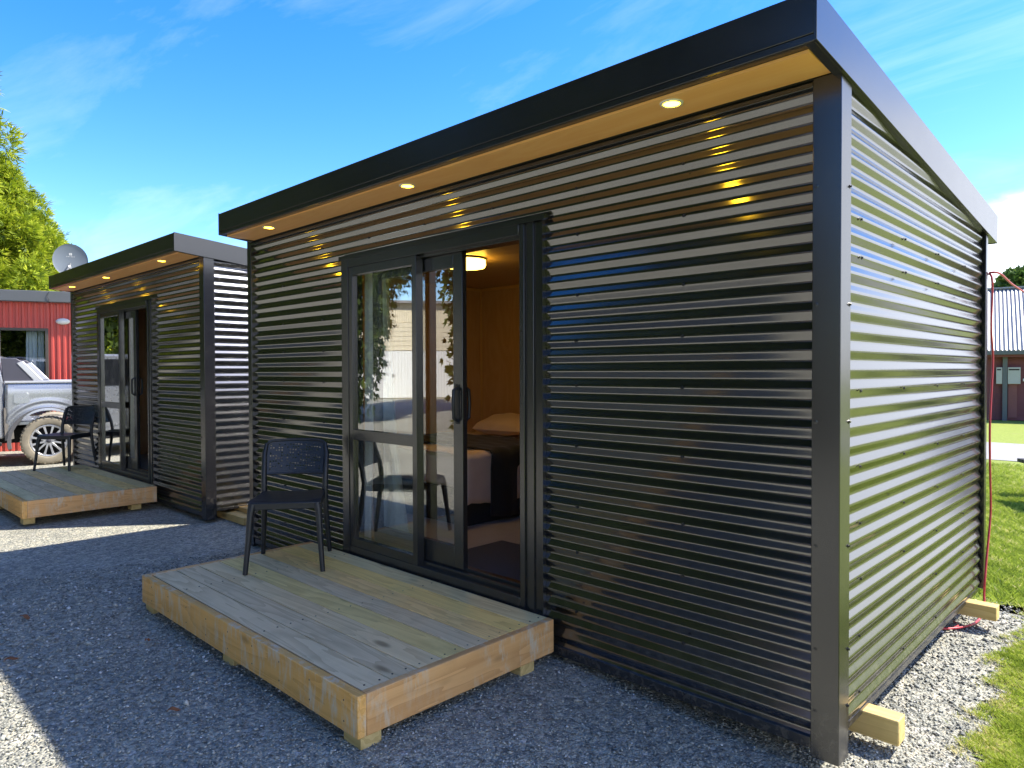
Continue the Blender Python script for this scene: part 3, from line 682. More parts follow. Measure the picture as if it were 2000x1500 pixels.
# bed
bed = thing('bed', 'double bed with pale pink duvet and black side in the near cabin', 'bed', (-3.93, 1.6, .25))
b = MB(); b.box(-.66, .72, -.60, .88, 0.0, .30); b.build('bed_base', M['blackcloth'], bed, bevel=.01)
b = MB(); b.box(-.67, .75, -.62, .89, .301, .575); b.build('mattress', M['white_plastic'], bed, bevel=.04)
def drape(name, m, x0, x1, y0, y1, z, hang, parent, seed, thick=.012, hy=True):
    rg = random.Random(seed); n, k = 30, 26; b = MB()
    for i in range(n + 1):
        for j in range(k + 1):
            u = i / n; v = j / k; X = x0 + (x1 - x0 + hang) * u; Y = y0 + (y1 - y0) * v; Z = z
            over = X - x1
            if over > 0: Z = z - over + .012 * math.sin(v * 19 + 1) * min(1, over * 4); X = x1 + .012 + .02 * math.sin(v * 14 + seed) * min(1, over * 5)
            if over > 0: Z += .06 * math.sin(v * 5 + 1) * over
            Z += .006 * math.sin(X * 21 + Y * 9 + seed) + .005 * math.sin(Y * 33 - X * 6)
            e = min(1, abs(over) / .06); Z -= .02 * (1 - e) if over < .03 else 0
            b.v.append((X, Y, Z))
    N = k + 1
    for i in range(n):
        for j in range(k): a = i * N + j; b.f.append((a, a + N, a + N + 1, a + 1))
    o = b.build(name, m, parent, smooth=True, recalc=False); s = o.modifiers.new('s', 'SOLIDIFY'); s.thickness = thick; return o
du = drape('duvet', M['pink'], -4.60, -3.165, 1.0 - .06, 2.48, .842, .44, None, 2); tag(du, 'pale pink duvet spread over the bed and hanging down its side', 'duvet')
th = drape('throw', M['blackcloth'], -4.60, -3.135, 1.22, 2.02, .864, .60, None, 5); tag(th, 'black throw laid across the middle of the pink duvet', 'throw')
def pillow(loc, rz, label):
    b = MB(); n = 18; N = n + 1
    for k in (1, -1):
        for i in range(N):
            for j in range(N):
                u = i / n * 2 - 1; v = j / n * 2 - 1; e = max(0, (1 - abs(u) ** 2.6) * (1 - abs(v) ** 2.6)) ** .45
                pin = 1 - .07 * (u * u * v * v); b.v.append((u * .34 * (1 - .05 * (1 - v * v)) * pin, v * .21 * pin, k * .085 * e + .006 * math.sin(u * 9 + v * 5) * e))
    for k in (0, 1):
        for i in range(n):
            for j in range(n):
                a = k * N * N + i * N + j; f = (a, a + N, a + N + 1, a + 1); b.f.append(f if k == 0 else f[::-1])
    o = b.build('pillow', M['pink'], None, smooth=True); o.location = loc; o.rotation_euler = (R_(14), 0, rz); return tag(o, label, 'pillow')
pillow((-3.98, 2.26, .965), R_(4), 'pale pink pillow at the head of the bed by the plywood wall')
tag(MB().box(-2.66, -1.78, .17, .86, .2505, .262).build('doormat', M['mat'], None, bevel=.004), 'dark rectangular doormat just inside the open door of the near cabin', 'mat')
def curtain(t, x0, x1, x0b, x1b, y, z0, z1, label, m, seed, folds=3, top=True):
    rg = random.Random(seed); n, k = 36, 24; b = MB()
    for j in range(k + 1):
        v = j / k; z = z1 + (z0 - z1) * v; a = x0 + (x0b - x0) * v ** 1.5; c = x1 + (x1b - x1) * v ** 1.5
        for i in range(n + 1):
            u = i / n; ph = u * folds * 2 * math.pi + math.sin(v * 3 + seed) * .7
            b.v.append((a + (c - a) * u + .006 * math.sin(ph * 2), y + .026 * math.sin(ph) * (.6 + .4 * v), z + .004 * math.sin(ph)))
    for j in range(k):
        for i in range(n): a = j * (n + 1) + i; b.f.append((a, a + 1, a + n + 2, a + n + 1))
    o = b.build('curtain', m, None, smooth=True, recalc=False); s = o.modifiers.new('s', 'SOLIDIFY'); s.thickness = .003
    o.location = t.location; o.rotation_euler = t.rotation_euler; return tag(o, label, 'curtain')
curtain(cab1, -3.375, -3.27, -3.40, -3.28, .165, .29, 2.30, 'narrow grey curtain hanging at the left end of the near cabin window', M['curtain'], 1, 2)
curtain(cab1, -3.235, -3.12, -3.23, -2.90, .19, .33, 2.19, 'gathered grey curtain widening downwards behind the near cabin window', M['curtain'], 4, 4)
curtain(cab2, -2.52, -2.44, -2.56, -2.40, .16, .3, 2.15, 'thin white curtain behind the door leaf of the far cabin', M['curtain'], 2, 2)
o = MB().prism([(-.02, 0), (-.40, 0), (-.40, 1.45), (-.34, 1.42)], .03).build('leaning_board', M['white_plastic'], None, bevel=.004)
o.location = local(cab2, (-2.02, .62, .25)); tag(o, 'white board leaning inside the doorway of the far cabin', 'board')

# ------------------------------------------------------------------ red cords
def smooth_path(pts, n=8):
    pts = [Vector(p) for p in pts]; out = []
    for i in range(len(pts) - 1):
        p0, p1, p2, p3 = pts[max(i - 1, 0)], pts[i], pts[i + 1], pts[min(i + 2, len(pts) - 1)]
        for k in range(n):
            t = k / n; out.append(.5 * ((2 * p1) + (p2 - p0) * t + (2 * p0 - 5 * p1 + 4 * p2 - p3) * t * t + (3 * p1 - p0 - 3 * p2 + p3) * t ** 3))
    out.append(pts[-1]); return out
M['cord'] = plain('red_cord', (.50, .035, .05), .4)
b = MB(); b.tube(smooth_path([(-.02, 2.70, 2.12), (.015, 2.66, 2.10), (.02, 2.665, 1.98), (.018, 2.65, 1.77), (.022, 2.69, 1.57), (.02, 2.665, 1.37), (.02, 2.625, 1.15), (.02, 2.635, .90), (.022, 2.66, .62), (.02, 2.64, .48), (.02, 2.56, .30), (.022, 2.50, .17), (.02, 2.49, .08), (.03, 2.44, .0), (.02, 2.36, -.045), (.0, 2.22, -.05), (-.08, 2.06, -.05), (-.3, 1.9, -.05)]), .0065, 8)
tag(b.build('extension_cord', M['cord'], None, smooth=True), 'red cord hanging down the rear corner of the near cabin and looping on the gravel', 'cord')
b = MB(); b.tube(smooth_path([(.0, 2.67, 2.125), (.05, 2.72, 2.12), (.03, 3.33, 2.10), (.06, 4.04, 2.055), (.16, 5.09, 1.93), (.3, 6.5, 1.8)]), .0065, 8)
tag(b.build('overhead_cord', M['cord'], None, smooth=True), 'red cord running through the air from the rear corner towards the shed', 'cord')
b = MB(); b.tube(smooth_path([(-.09, 2.22, -.05), (-.05, 2.14, -.048), (-.085, 2.05, -.05), (-.2, 2.0, -.05)]), .006, 8)
tag(b.build('cord_end', M['cord'], None, smooth=True), 'short red cord end tucked under the cabin side by the rear bearer', 'cord')

# ------------------------------------------------------------------ fallen leaves
M['dryleaf'] = plain('dry_leaf', (.30, .11, .035), .7, var=.4, vs=30)
def leaf(x, y, s, rz, label):
    b = MB(); n = 8
    for i in range(n + 1):
        u = i / n; w = .34 * math.sin(math.pi * u) ** .8 * (1 + .15 * math.sin(u * 20))
        for k in (-1, 0, 1): b.v.append(((u - .5) * s, k * w * s * .6, .006 + .010 * abs(k) * math.sin(u * 3) + .006 * math.sin(u * 6)))
    for i in range(n):
        for k in range(2): a = i * 3 + k; b.f.append((a, a + 3, a + 4, a + 1))
    o = b.build('dead_leaf', M['dryleaf'], None, smooth=True); o.location = (x, y, float(GZ(x)) + .006); o.rotation_euler = (random.uniform(-.2, .2), random.uniform(-.2, .2), rz)
    s_ = o.modifiers.new('s', 'SOLIDIFY'); s_.thickness = .001
    return tag(o, label, 'leaf', 'dead leaves on the gravel')
leaf(-4.12, -1.78, .09, .5, 'orange dead leaf by the left photo edge, level with the deck corner')
leaf(-3.43, -1.97, .075, 1.0, 'orange dead leaf just above the sunlit patch at the left edge')
leaf(-3.19, -1.39, .05, 2.2, 'tiny dead leaf close to the left corner of the near deck')
leaf(-2.25, -1.59, .06, .9, 'brown dead leaf on the shaded gravel below the front of the near deck')

# ------------------------------------------------------------------ trees
def foliage(name, centres, radii, n, leaf_l, leaf_w, mtl, parent, seed, droop=.3, shell=.72, fan=3, hollow_low=0.):
    """feathery sprays spread through lumpy ellipsoids; lighter tones are young growth at spray tips"""
    rg = np.random.default_rng(seed); centres = np.array(centres, float); radii = np.array(radii, float)
    vol = radii.prod(1) ** (2 / 3); pr = vol / vol.sum(); idx = rg.choice(len(centres), n, p=pr)
    d = rg.normal(size=(n, 3)); d /= np.linalg.norm(d, axis=1)[:, None]
    r = shell + (1 - shell) * rg.uniform(size=n) ** .6; r *= (1 + .13 * rg.normal(size=n))
    base = centres[idx] + d * radii[idx] * r[:, None]
    # spray direction: outward + a bit up/droop
    out = d * np.array([1, 1, .6]) + rg.normal(size=(n, 3)) * .45; out[:, 2] += .25 - droop * rg.uniform(size=n); out /= np.linalg.norm(out, axis=1)[:, None]
    side = np.cross(out, rg.normal(size=(n, 3))); side /= np.linalg.norm(side, axis=1)[:, None]
    V = []; F = []; T = []
    sc = rg.uniform(.55, 1.35, n)
    tone0 = np.clip(.5 + .22 * rg.normal(size=n), 0, 1)
    for k in range(fan):
        a = (k - (fan - 1) / 2) * .55 + rg.normal(size=n) * .12; dr = out * np.cos(a)[:, None] + side * np.sin(a)[:, None]
        nrm = np.cross(dr, side); sd = np.cross(dr, nrm); sd /= np.linalg.norm(sd, axis=1)[:, None] + 1e-9
        L = (leaf_l * sc * (1 - .18 * abs(k - (fan - 1) / 2)))[:, None]; W = (leaf_w * sc)[:, None]
        p0 = base; p1 = base + dr * L * .45 + sd * W; p2 = base + dr * L * .45 - sd * W; p3 = base + dr * L; p3[:, 2] -= droop * L[:, 0] * .3
        V.append(np.stack([p0, p1, p3, p2], 1)); t = np.clip(tone0 + .08 * rg.normal(size=n), 0, 1); T.append(np.stack([t * .6, t, np.clip(t + .2, 0, 1), t], 1))
    V = np.concatenate(V).reshape(-1, 3); T = np.concatenate(T).ravel(); q = len(V) // 4
    F = np.arange(q * 4).reshape(-1, 4)
    o = link(name, np_mesh(name, V, F, T), mtl, parent); return o
def trunk(t, h, r, limbs, seed, lw_max=9.):
    rg = random.Random(seed); b = MB(); pts = [(0, 0, -.1)]; rad = [r * 1.3]
    for k in range(1, 7): pts.append((rg.uniform(-.1, .1) * k * .3, rg.uniform(-.1, .1) * k * .3, h * k / 6)); rad.append(r * (1 - k / 7))
    b.tube(pts, rad, 10); b.build('trunk', M['bark'], t, smooth=True)
    b = MB()
    for k in range(limbs):
        z = h * (.25 + .65 * k / limbs); a = k * 2.4; l = min(h * .28, lw_max) * (1 - .5 * k / limbs)
        b.tube([(0, 0, z), (math.cos(a) * l * .5, math.sin(a) * l * .5, z + l * .25), (math.cos(a) * l, math.sin(a) * l, z + l * .4)], [r * .35, r * .2, r * .05], 6)
    b.build('limbs', M['bark'], t, smooth=True)
def conifer_blobs(h, w, seed, nb=22):
    rg = random.Random(seed); c = []; r = []
    for i in range(nb):
        z = h * (.08 + .88 * i / nb); f = (1 - (z / h) ** 1.6) ** .75; a = i * 2.4 + rg.uniform(-.5, .5); q = w * f * rg.uniform(.35, .75)
        c.append((math.cos(a) * q, math.sin(a) * q, z)); s = w * rg.uniform(.32, .5) * (.45 + .55 * f); r.append((s, s, s * rg.uniform(.7, 1.1)))
    c.append((0, 0, h * .5)); r.append((w * .55, w * .55, h * .42)); return c, r
def tree(name, label, cat, loc, h, w, n, ll, lw, mtl, seed, group=None, blobs=None, nb=22):
    t = thing(name, label, cat, loc, 0, group); trunk(t, h * .9, max(.12, h * .03), 9, seed, w * .7)
    c, r = blobs if blobs else conifer_blobs(h, w, seed, nb)
    foliage('crown', c, r, n, ll, lw, mtl, t, seed); return t
def plume_blobs(h, w, seed, nb=150):
    rg = random.Random(seed); c = []; r = []
    for i in range(nb):
        u = (i + .5) / nb; z = h * (.04 + .94 * u ** .85); f = max(.04, (1 - (z / h) ** 1.5)) ** .85; a = i * 2.39996 + rg.uniform(-.3, .3)
        q = w * f * rg.uniform(.72, 1.12); s_ = (.16 + .26 * f) * rg.uniform(.7, 1.25) * (w / 2.8)
        c.append((math.cos(a) * q, math.sin(a) * q, z)); r.append((s_, s_, s_ * rg.uniform(1.3, 2.4)))
    for k in range(7): z = h * (.1 + .12 * k); f = (1 - (z / h) ** 1.5) ** .85; c.append((0, 0, z)); r.append((w * f * .72, w * f * .72, h * .12))
    return c, r
# left: tall golden conifer leaving the frame and lower growth beside it
tree('conifer_tree', 'tall golden green conifer at the left edge, reaching past the top of the photo', 'tree', (-22.3, -1.35, -.1), 24, 2.7, 110000, .26, .017, M['leaf_gold'], 3, blobs=plume_blobs(24, 2.7, 3, 420))
tree('conifer_tree', 'broad golden conifer behind the red building, sloping down to the satellite dish', 'tree', (-21.6, 1.0, -.1), 7.0, 2.9, 90000, .20, .014, M['leaf_gold'], 5, blobs=plume_blobs(7.0, 2.9, 5, 170))
tree('conifer_tree', 'low golden conifer tip showing just right of the satellite dish', 'tree', (-20.6, 3.5, -.1), 4.6, 1.8, 26000, .16, .015, M['leaf_gold'], 8, blobs=plume_blobs(4.6, 1.8, 8, 90))
# behind the camera, seen in the glass and the steel
bt = [(-22.5, -5.4, 20, 3.4), (-18.15, -8.3, 20, 3.0), (-9.7, -10.7, 18, 3.5), (-7.0, -10.4, 18, 3.8), (2.6, -12.6, 10, 3.4), (6.6, -13.5, 8, 3.2)]
bl = ['leftmost dark green conifer reflected in the glass, nearest the pickup', 'dark green conifer just left of the pale garage across the yard', 'tall dark green conifer just right of the pale garage across the yard', 'tall dark conifer in the middle of the row behind the viewer', 'lower dark green conifer opposite the corner post of the near cabin', 'rightmost and lowest dark green conifer of the row behind the viewer']
src = None
for i, ((x, y, h, w), lb) in enumerate(zip(bt, bl)):
    if src is None:
        src = tree('hedge_conifer', lb, 'tree', (x, y, -.1), 10., 3., 75000, .15, .026, M['leaf_dark'], 20 + i, group='conifers across the yard', nb=30); base = src
        src.scale = (w / 3., w / 3., h / 10.)
    else:
        o = copy_tree(base); o['label'] = lb; o.location = (x, y, -.1); o.scale = (w / 3., w / 3., h / 10.); o.rotation_euler = (0, 0, i * 1.3)
tree('high_crowned_tree', 'tall tree with a bare trunk and high dark crown behind the viewer', 'tree', (-3.4, -8.6, -.1), 14, 3, 85000, .20, .045, M['leaf_dark'], 33,
     blobs=([(0, 0, 9.6), (2.6, .5, 10), (-2.6, .3, 9.8), (1, 1.6, 12), (-1.4, 1.4, 12.4), (.3, -1, 15), (4.2, 0, 11.5), (-4.4, -.4, 11.6), (2, 0, 13.6), (-2.4, 0, 14), (-5.8, .2, 9.6), (-6.4, -.4, 12.6), (-4.8, .6, 15.2), (-7.6, -.8, 10.8), (-1, .5, 16.8)], [(2.6, 2.4, 2), (2.4, 2.4, 1.9), (2.3, 2.3, 1.9), (2.4, 2.2, 2.1), (2.4, 2.2, 2.1), (2.4, 2.4, 1.8), (1.9, 1.9, 1.9), (1.9, 1.9, 1.9), (2, 2, 2), (2, 2, 2), (2.1, 2.1, 1.9), (2.1, 2.1, 1.9), (2.2, 2.2, 1.9), (2, 2, 1.9), (2.4, 2.2, 1.8)]))
tree('overhanging_tree', 'dark tree whose high crown overhangs the pale garage across the yard', 'tree', (-19.4, -9.9, -.1), 9, 2.4, 40000, .12, .034, M['leaf_dark'], 30,
     blobs=([(0, 0, 6), (1, -1.8, 6.6), (.6, -3.2, 7.2), (1.6, -.4, 8), (2.4, -3, 8.2)], [(1.8, 1.8, 1.6), (1.7, 1.7, 1.9), (1.8, 1.8, 1.9), (2, 2, 1.8), (2, 2, 2)]))
# small tree beyond the shed
tree('broadleaf_tree', 'small green leafy tree top rising behind the shed roof', 'tree', (-4.6, 35.2, -.1), 6.2, 1.9, 9000, .3, .09, M['leaf_mid'], 31,
     blobs=([(0, 0, 4.6), (-.9, 0, 4.2), (.8, .3, 4.9), (1.6, 0, 4.2), (.2, .2, 5.4), (2.6, .2, 5.6), (3.4, 0, 5.0)], [(1.1, 1.1, .8), (.9, .9, .7), (1, 1, .8), (.9, .9, .8), (.8, .8, .6), (1.2, 1, .9), (1.3, 1, 1.2)]))
tree('broadleaf_tree', 'broad green tree far across the lawn outside the right edge', 'tree', (22, 24, -.1), 8, 3, 9000, .4, .13, M['leaf_mid'], 37)
o = tree('broadleaf_tree', 'round green tree at the far side of the lawn, nearer the road', 'tree', (30, 8, -.1), 7, 3, 7000, .4, .13, M['leaf_mid'], 38)

# ------------------------------------------------------------------ red building on the left
def ribbed(b, u0, u1, z0, z1, pitch=.10, d=.022, y=0.):
    x = u0; prof = []
    while x < u1:
        for dx, dy in ((0, 0), (.35, 0), (.48, d), (.87, d), (1., 0)): prof.append((x + dx * pitch, dy))
        x += pitch
    k = len(b.v); n = len(prof)
    for z in (z0, z1):
        for a, q in prof: b.v.append((a, y - q, z))
    for i in range(n - 1): b.f.append((k + i, k + i + 1, k + n + i + 1, k + n + i))
red = thing('red_building', 'red ribbed steel building with grey fascia behind the pickup', 'building', (-15.2, .2, 0), R_(68))
b = MB(); ribbed(b, -1.5, -1.02, 0, 2.9); ribbed(b, .55, 4.5, 0, 2.9); ribbed(b, -1.02, .55, 2.36, 2.9); ribbed(b, -1.02, .55, 0, .62); b.build('wall', M['red_clad'], red, recalc=False)
b = MB(); b.box(-1.5, -1.02, .02, .1, 0, 2.9); b.box(.55, 4.5, .02, .1, 0, 2.9); b.box(-1.02, .55, .02, .1, 2.36, 2.9); b.box(-1.02, .55, .02, .1, 0, .62); b.box(-1.5, -1.4, .1, 5, 0, 2.9); b.box(4.4, 4.5, .1, 5, 0, 2.9); b.box(-1.5, 4.5, 5, 5.1, 0, 2.9); b.build('wall_frame', M['dark_void'], red)
MB().box(-1.65, 4.65, -.17, 5.2, 2.86, 3.07).build('fascia', M['grey_flash'], red, bevel=.01)
b = MB(); b.box(-1.02, -.97, -.03, .06, .62, 2.36); b.box(.5, .55, -.03, .06, .62, 2.36); b.box(-.97, .5, -.03, .06, 2.31, 2.36); b.box(-.97, .5, -.03, .06, .62, .68); b.box(-.27, -.23, -.02, .05, .68, 2.31)
M['bronze'] = plain('bronze_aluminium', (.10, .09, .075), .4)
w = b.build('window', M['bronze'], red, bevel=.003)
MB().box(-.97, -.27, .0, .006, .68, 2.31).build('pane', M['glass'], w); MB().box(-.23, .5, .012, .018, .68, 2.31).build('pane', M['glass'], w)
lw_ = MB().lathe([(0, .05), (.05, .048), (.08, .03), (.09, 0)], 20, Matrix.Translation((.80, -.035, 2.5)) @ Matrix.Rotation(R_(90), 4, 'X') @ Matrix.Diagonal((1.35, .7, 1, 1)))
lw_.build('wall_lamp', M['white_plastic'], red, smooth=True)
MB().tube(smooth_path([(.60, -.175, 3.05), (.57, -.18, 2.98), (.60, -.18, 2.9), (.56, -.178, 2.84)]), .005, 6).build('cable', M['black_plastic'], red)
for i, (a, c, lb) in enumerate(((.16, .34, 'pale blue curtain gathered inside the red building window, left of two'), (.36, .45, 'narrow blue grey curtain at the right jamb of the red building window'))):
    curtain(red, a, c, a - .02, c + .02, .16, .65, 2.34, lb, M['bluecurtain'], i + 3, 3)

# ------------------------------------------------------------------ satellite dish
dish = thing('satellite_dish', 'grey satellite dish with a small white mark above the far cabin roof', 'satellite dish', (-15.30, 1.05, 3.07))
dc = Vector((-.22, .18, .73)); dirn = (CAM - (Vector(dish.location) + dc)).normalized(); dirn = (dirn + Vector((.0, -.10, .12))).normalized()
Md = Matrix.Translation(dc) @ dirn.to_track_quat('Z', 'Y').to_matrix().to_4x4()
M['dishgrey'] = plain('dish_grey', (.20, .235, .27), .5, var=.05)
prof = [(r, .30 * r * r - .02) for r in np.linspace(0.0, .325, 12)]
b = MB().lathe(prof + [(.332, .30 * .325 ** 2 - .016), (.332, .30 * .325 ** 2 - .028)] + [(r, .30 * r * r - .032) for r in np.linspace(.325, 0, 10)], 48, Md @ Matrix.Diagonal((.94, 1.0, 1, 1)))
b.build('reflector', M['dishgrey'], dish, auto=40)
b = MB()
def mark(x, y, w, h): 
    z = .30 * (x * x + y * y) - .017
    b.add([Md @ Vector(p) for p in ((x - w, y - h, z), (x + w, y - h, z), (x + w, y + h, z), (x - w, y + h, z))], [(0, 1, 2, 3)])
for q in ((-.014, .012), (.014, .012), (-.014, -.012), (.014, -.012)): mark(q[0], .125 + q[1], .012, .010)
for i, hh in enumerate((.010, .006, .006, .006, .009, .006)): mark(-.065 + i * .026, .075, .004 + .003 * (i % 2), hh)
b.build('emblem', M['white_plastic'], dish)
b = MB(); b.tube([Md @ Vector((0, -.30, .0)), Md @ Vector((.01, -.32, .1)), Md @ Vector((.02, -.20, .36))], .012, 8); b.box(-.02, .02, -.02, .02, 0, .02); b.build('feed_arm', M['dishgrey'], dish)
MB().tube([Md @ Vector((.02, -.20, .34)), Md @ Vector((.02, -.17, .41))], .025, 12).build('feed_horn', M['white_plastic'], dish)
b = MB(); b.tube([(0, 0, 0), (0, 0, .35), tuple(Md @ Vector((0, -.05, -.05)))], .02, 8); b.build('mast', M['grey_flash'], dish)

# ------------------------------------------------------------------ pickup (rear wheel at origin, nose along -x local)
def truck(label, loc, rz):
    t = thing('pickup_truck', label, 'pickup', loc, rz)
    SIL = M['silver']; W = 1.84
    def arc(cx, cz, r, a0, a1, n=12): return [(cx + r * math.cos(R_(a0 + (a1 - a0) * i / n)), cz + r * math.sin(R_(a0 + (a1 - a0) * i / n))) for i in range(n + 1)]
    FW = -3.22
    # bed side panel + tail; local y: 0 is the visible flank, +y goes to the far flank
    bed = [(-.575, .52)] + [(-.50, .52)] + arc(0, .39, .50, 175, 5) + [(.62, .55), (1.10, .60), (1.12, 1.0), (1.10, 1.34), (-.575, 1.34)]
    b = MB()
    for y0 in (W - .09,): b.prism(bed, .05, Matrix.Translation((0, y0, 0)))
    b.box(-.575, 1.06, .09, W - .09, .66, .72); b.box(1.02, 1.10, .09, W - .09, .6, 1.34); b.box(-.575, -.52, .09, W - .09, .6, 1.33)
    b.build('bed', SIL, t, bevel=.012)
    # shaped flank with a shoulder crease and a swelling over the wheel
    b = MB(); nx, nz = 70, 26
    def interp(t, xs_, ys_): return float(np.interp(t, xs_, ys_))
    for i in range(nx + 1):
        x = -.575 + 1.675 * i / nx; zb_ = .52 if x < .5 else .56
        if abs(x) < .50: zb_ = max(zb_, .39 + math.sqrt(.25 - x * x))
        for j in range(nz + 1):
            z = zb_ + (1.34 - zb_) * j / nz
            y = interp(z, [.5, .75, .98, 1.17, 1.235, 1.26, 1.33, 1.34], [.052, .034, .026, .020, .022, .030, .046, .062])
            d = math.hypot(x, z - .39) - .50; y -= .030 * math.exp(-(d / .085) ** 2) + .012 * max(0, 1 - abs(d - .16) / .05)
            if i == 0 or i == nx: y += .02
            b.v.append((x, y, z))
    for i in range(nx):
        for j in range(nz): a = i * (nz + 1) + j; b.f.append((a, a + nz + 1, a + nz + 2, a + 1))
    b.build('flank', SIL, t, smooth=True, recalc=False)
    b = MB(); ap = arc(0, .39, .50, -12, 192, 24); aq = arc(0, .39, .555, 192, -12, 24); b.prism(ap + aq, .03, Matrix.Translation((0, .004, 0))); b.build('arch_lip', M['arch'], t, bevel=.004)
    for y0 in (.03, W - .12): MB().box(-.58, 1.1, y0, y0 + .09, 1.335, 1.375).build('bed_rail', M['silver_light'], t, bevel=.01)
    # cab
    cab = [(-3.95, .95), (-3.9, 1.05), (-2.72, 1.17), (-1.95, 1.77), (-1.7, 1.83), (-.85, 1.83), (-.66, 1.76), (-.59, 1.38), (-.59, .45)] + [(FW + .60, .45)] + arc(FW, .39, .52, 8, 172) + [(FW - .62, .45), (-4.12, .5), (-4.15, .8)]
    MB().prism(cab, W - .08, Matrix.Translation((0, .04, 0))).build('cab', SIL, t, bevel=.04)
    for y0, sgn in ((.034, -1), (W - .046, 1)):
        b = MB(); b.prism([(-2.55, 1.27), (-1.98, 1.70), (-1.66, 1.74), (-1.66, 1.27)], .012, Matrix.Translation((0, y0, 0))); b.prism([(-1.58, 1.27), (-1.58, 1.74), (-.9, 1.74), (-.74, 1.66), (-.70, 1.27)], .012, Matrix.Translation((0, y0, 0))); b.build('side_window', M['carglass_dark'], t)
        for x0, x1 in ((-2.62, -1.63), (-1.61, -.66)):
            d = MB().prism([(x0, .56), (x0, 1.24), (x1, 1.26), (x1, .75 if x1 > -1 else .56), (x1 - .1, .56)], .012, Matrix.Translation((0, y0 - .004 * (1 if sgn < 0 else -1), 0))).build('door', SIL, t, bevel=.004)
            MB().box(x1 - .26, x1 - .08, y0 - .03 if sgn < 0 else y0 + .012, y0 if sgn < 0 else y0 + .045, 1.10, 1.135).build('handle', M['silver_light'], d, bevel=.006)
        b = MB(); b.box(-2.75, -.62, y0 - .06 if sgn < 0 else y0, y0 if sgn < 0 else y0 + .06, .34, .40); b.build('side_step', M['black_plastic'], t, bevel=.01)
    MB().prism([(-2.70, 1.185), (-1.97, 1.755), (-1.955, 1.74), (-2.68, 1.17)], W - .3, Matrix.Translation((0, .15, 0))).build('windscreen', M['carglass_dark'], t)
    # sail bar behind the cab
    for y0 in (.05, W - .12):
        MB().prism([(-.60, 1.375), (-.62, 1.74), (-.42, 1.735), (-.34, 1.68), (-.19, 1.375)], .06, Matrix.Translation((0, y0, 0))).build('sport_bar', M['dark_trim'], t, bevel=.01)
        MB().prism([(-.42, 1.66), (-.33, 1.69), (-.27, 1.62), (-.10, 1.42), (-.06, 1.378), (-.19, 1.378)], .075, Matrix.Translation((0, y0 - .0075, 0))).build('sport_bar_fin', M['silver_light'], t, bevel=.008)
    # fuel door and flap
    b = MB(); fp = [(-.46, 1.03), (-.46, 1.15), (-.43, 1.18), (-.28, 1.18), (-.25, 1.15), (-.25, 1.03), (-.28, 1.01), (-.43, 1.01)]; b.prism(fp, .012, Matrix.Translation((0, .0165, 0))); b.build('fuel_door', SIL, t, bevel=.002)
    MB().prism([(-.58, .42), (-.59, .95), (-.52, .92), (-.47, .62), (-.46, .45)], .01, Matrix.Translation((0, .032, 0))).build('muddy_sill', M['mud'], t)
    b = MB(); b.box(-3.8, 1.0, .45, W - .45, .35, .6); b.tube([(0, .25, .39), (0, W - .25, .39)], .06, 10); b.tube([(FW, .25, .39), (FW, W - .25, .39)], .05, 10)
    b.prism([(-.62, .6)] + arc(0, .39, .53, 150, 30) + [(.62, .6), (.62, 1.0), (-.62, 1.0)], .35, Matrix.Translation((0, .095, 0))); b.build('chassis', M['dark_void'], t)
    MB().box(1.10, 1.25, .1, W - .1, .5, .66).build('rear_bumper', M['silver_light'], t, bevel=.02); MB().box(-4.25, -4.1, .08, W - .08, .4, .78).build('front_bumper', M['dark_trim'], t, bevel=.03)
    for y0 in (.06, W - .26): MB().box(1.095, 1.13, y0, y0 + .14, .95, 1.28).build('tail_lamp', M['red_lamp'], t, bevel=.01)
    for y0 in (.12, W - .45): MB().box(-4.17, -4.09, y0, y0 + .33, .82, .98).build('headlight', M['white_plastic'], t, bevel=.02)
    # wheels
    def wheel(x, y, flip):
        Mx = Matrix.Translation((x, y, .393)) @ Matrix.Rotation(R_(90) * (1 if not flip else -1), 4, 'X')   # local +z points out (-y) when not flipped
        o = bpy.data.objects.new('wheel', None); COL.objects.link(o); o.parent = t
        ty = MB().lathe([(.262, .0), (.275, .012), (.32, .022), (.362, .014), (.385, -.01), (.392, -.05), (.392, -.2), (.385, -.24), (.36, -.26), (.27, -.25), (.262, -.2)], 56, Mx, closed=True)
        for k in range(44):
            a = 2 * math.pi * k / 44; s = .012 if k % 2 else .0
            for rr_, zz, hh, ww in ((.374, .004 - s, .03, .019), (.394, -.07 - s, .05, .02), (.394, -.15 + s, .05, .02)):
                c = Vector((rr_ * math.cos(a), rr_ * math.sin(a), zz)); u = Vector((-math.sin(a), math.cos(a), 0)); rv = Vector((math.cos(a), math.sin(a), 0)); q = []
                for i in (-1, 1):
                    for j, l in ((-1, -1), (1, -1), (1, 1), (-1, 1)): q.append(Mx @ (c + u * i * ww / 2 + rv * j * .008 + Vector((0, 0, l * hh / 2))))
                ty.add(q, [(0, 1, 2, 3), (7, 6, 5, 4), (0, 4, 5, 1), (1, 5, 6, 2), (2, 6, 7, 3), (3, 7, 4, 0)])
        ty.build('tyre', M['muddy_tyre'], o, auto=30)
        MB().lathe([(.262, .0), (.250, .006), (.235, -.006), (.228, -.05), (.228, -.2), (.262, -.2)], 48, Mx).build('rim', M['rim_metal'], o, smooth=True)
        MB().lathe([(.0, -.09), (.23, -.09)], 32, Mx).build('brake_disc', M['dark_void'], o)
        sp = MB()
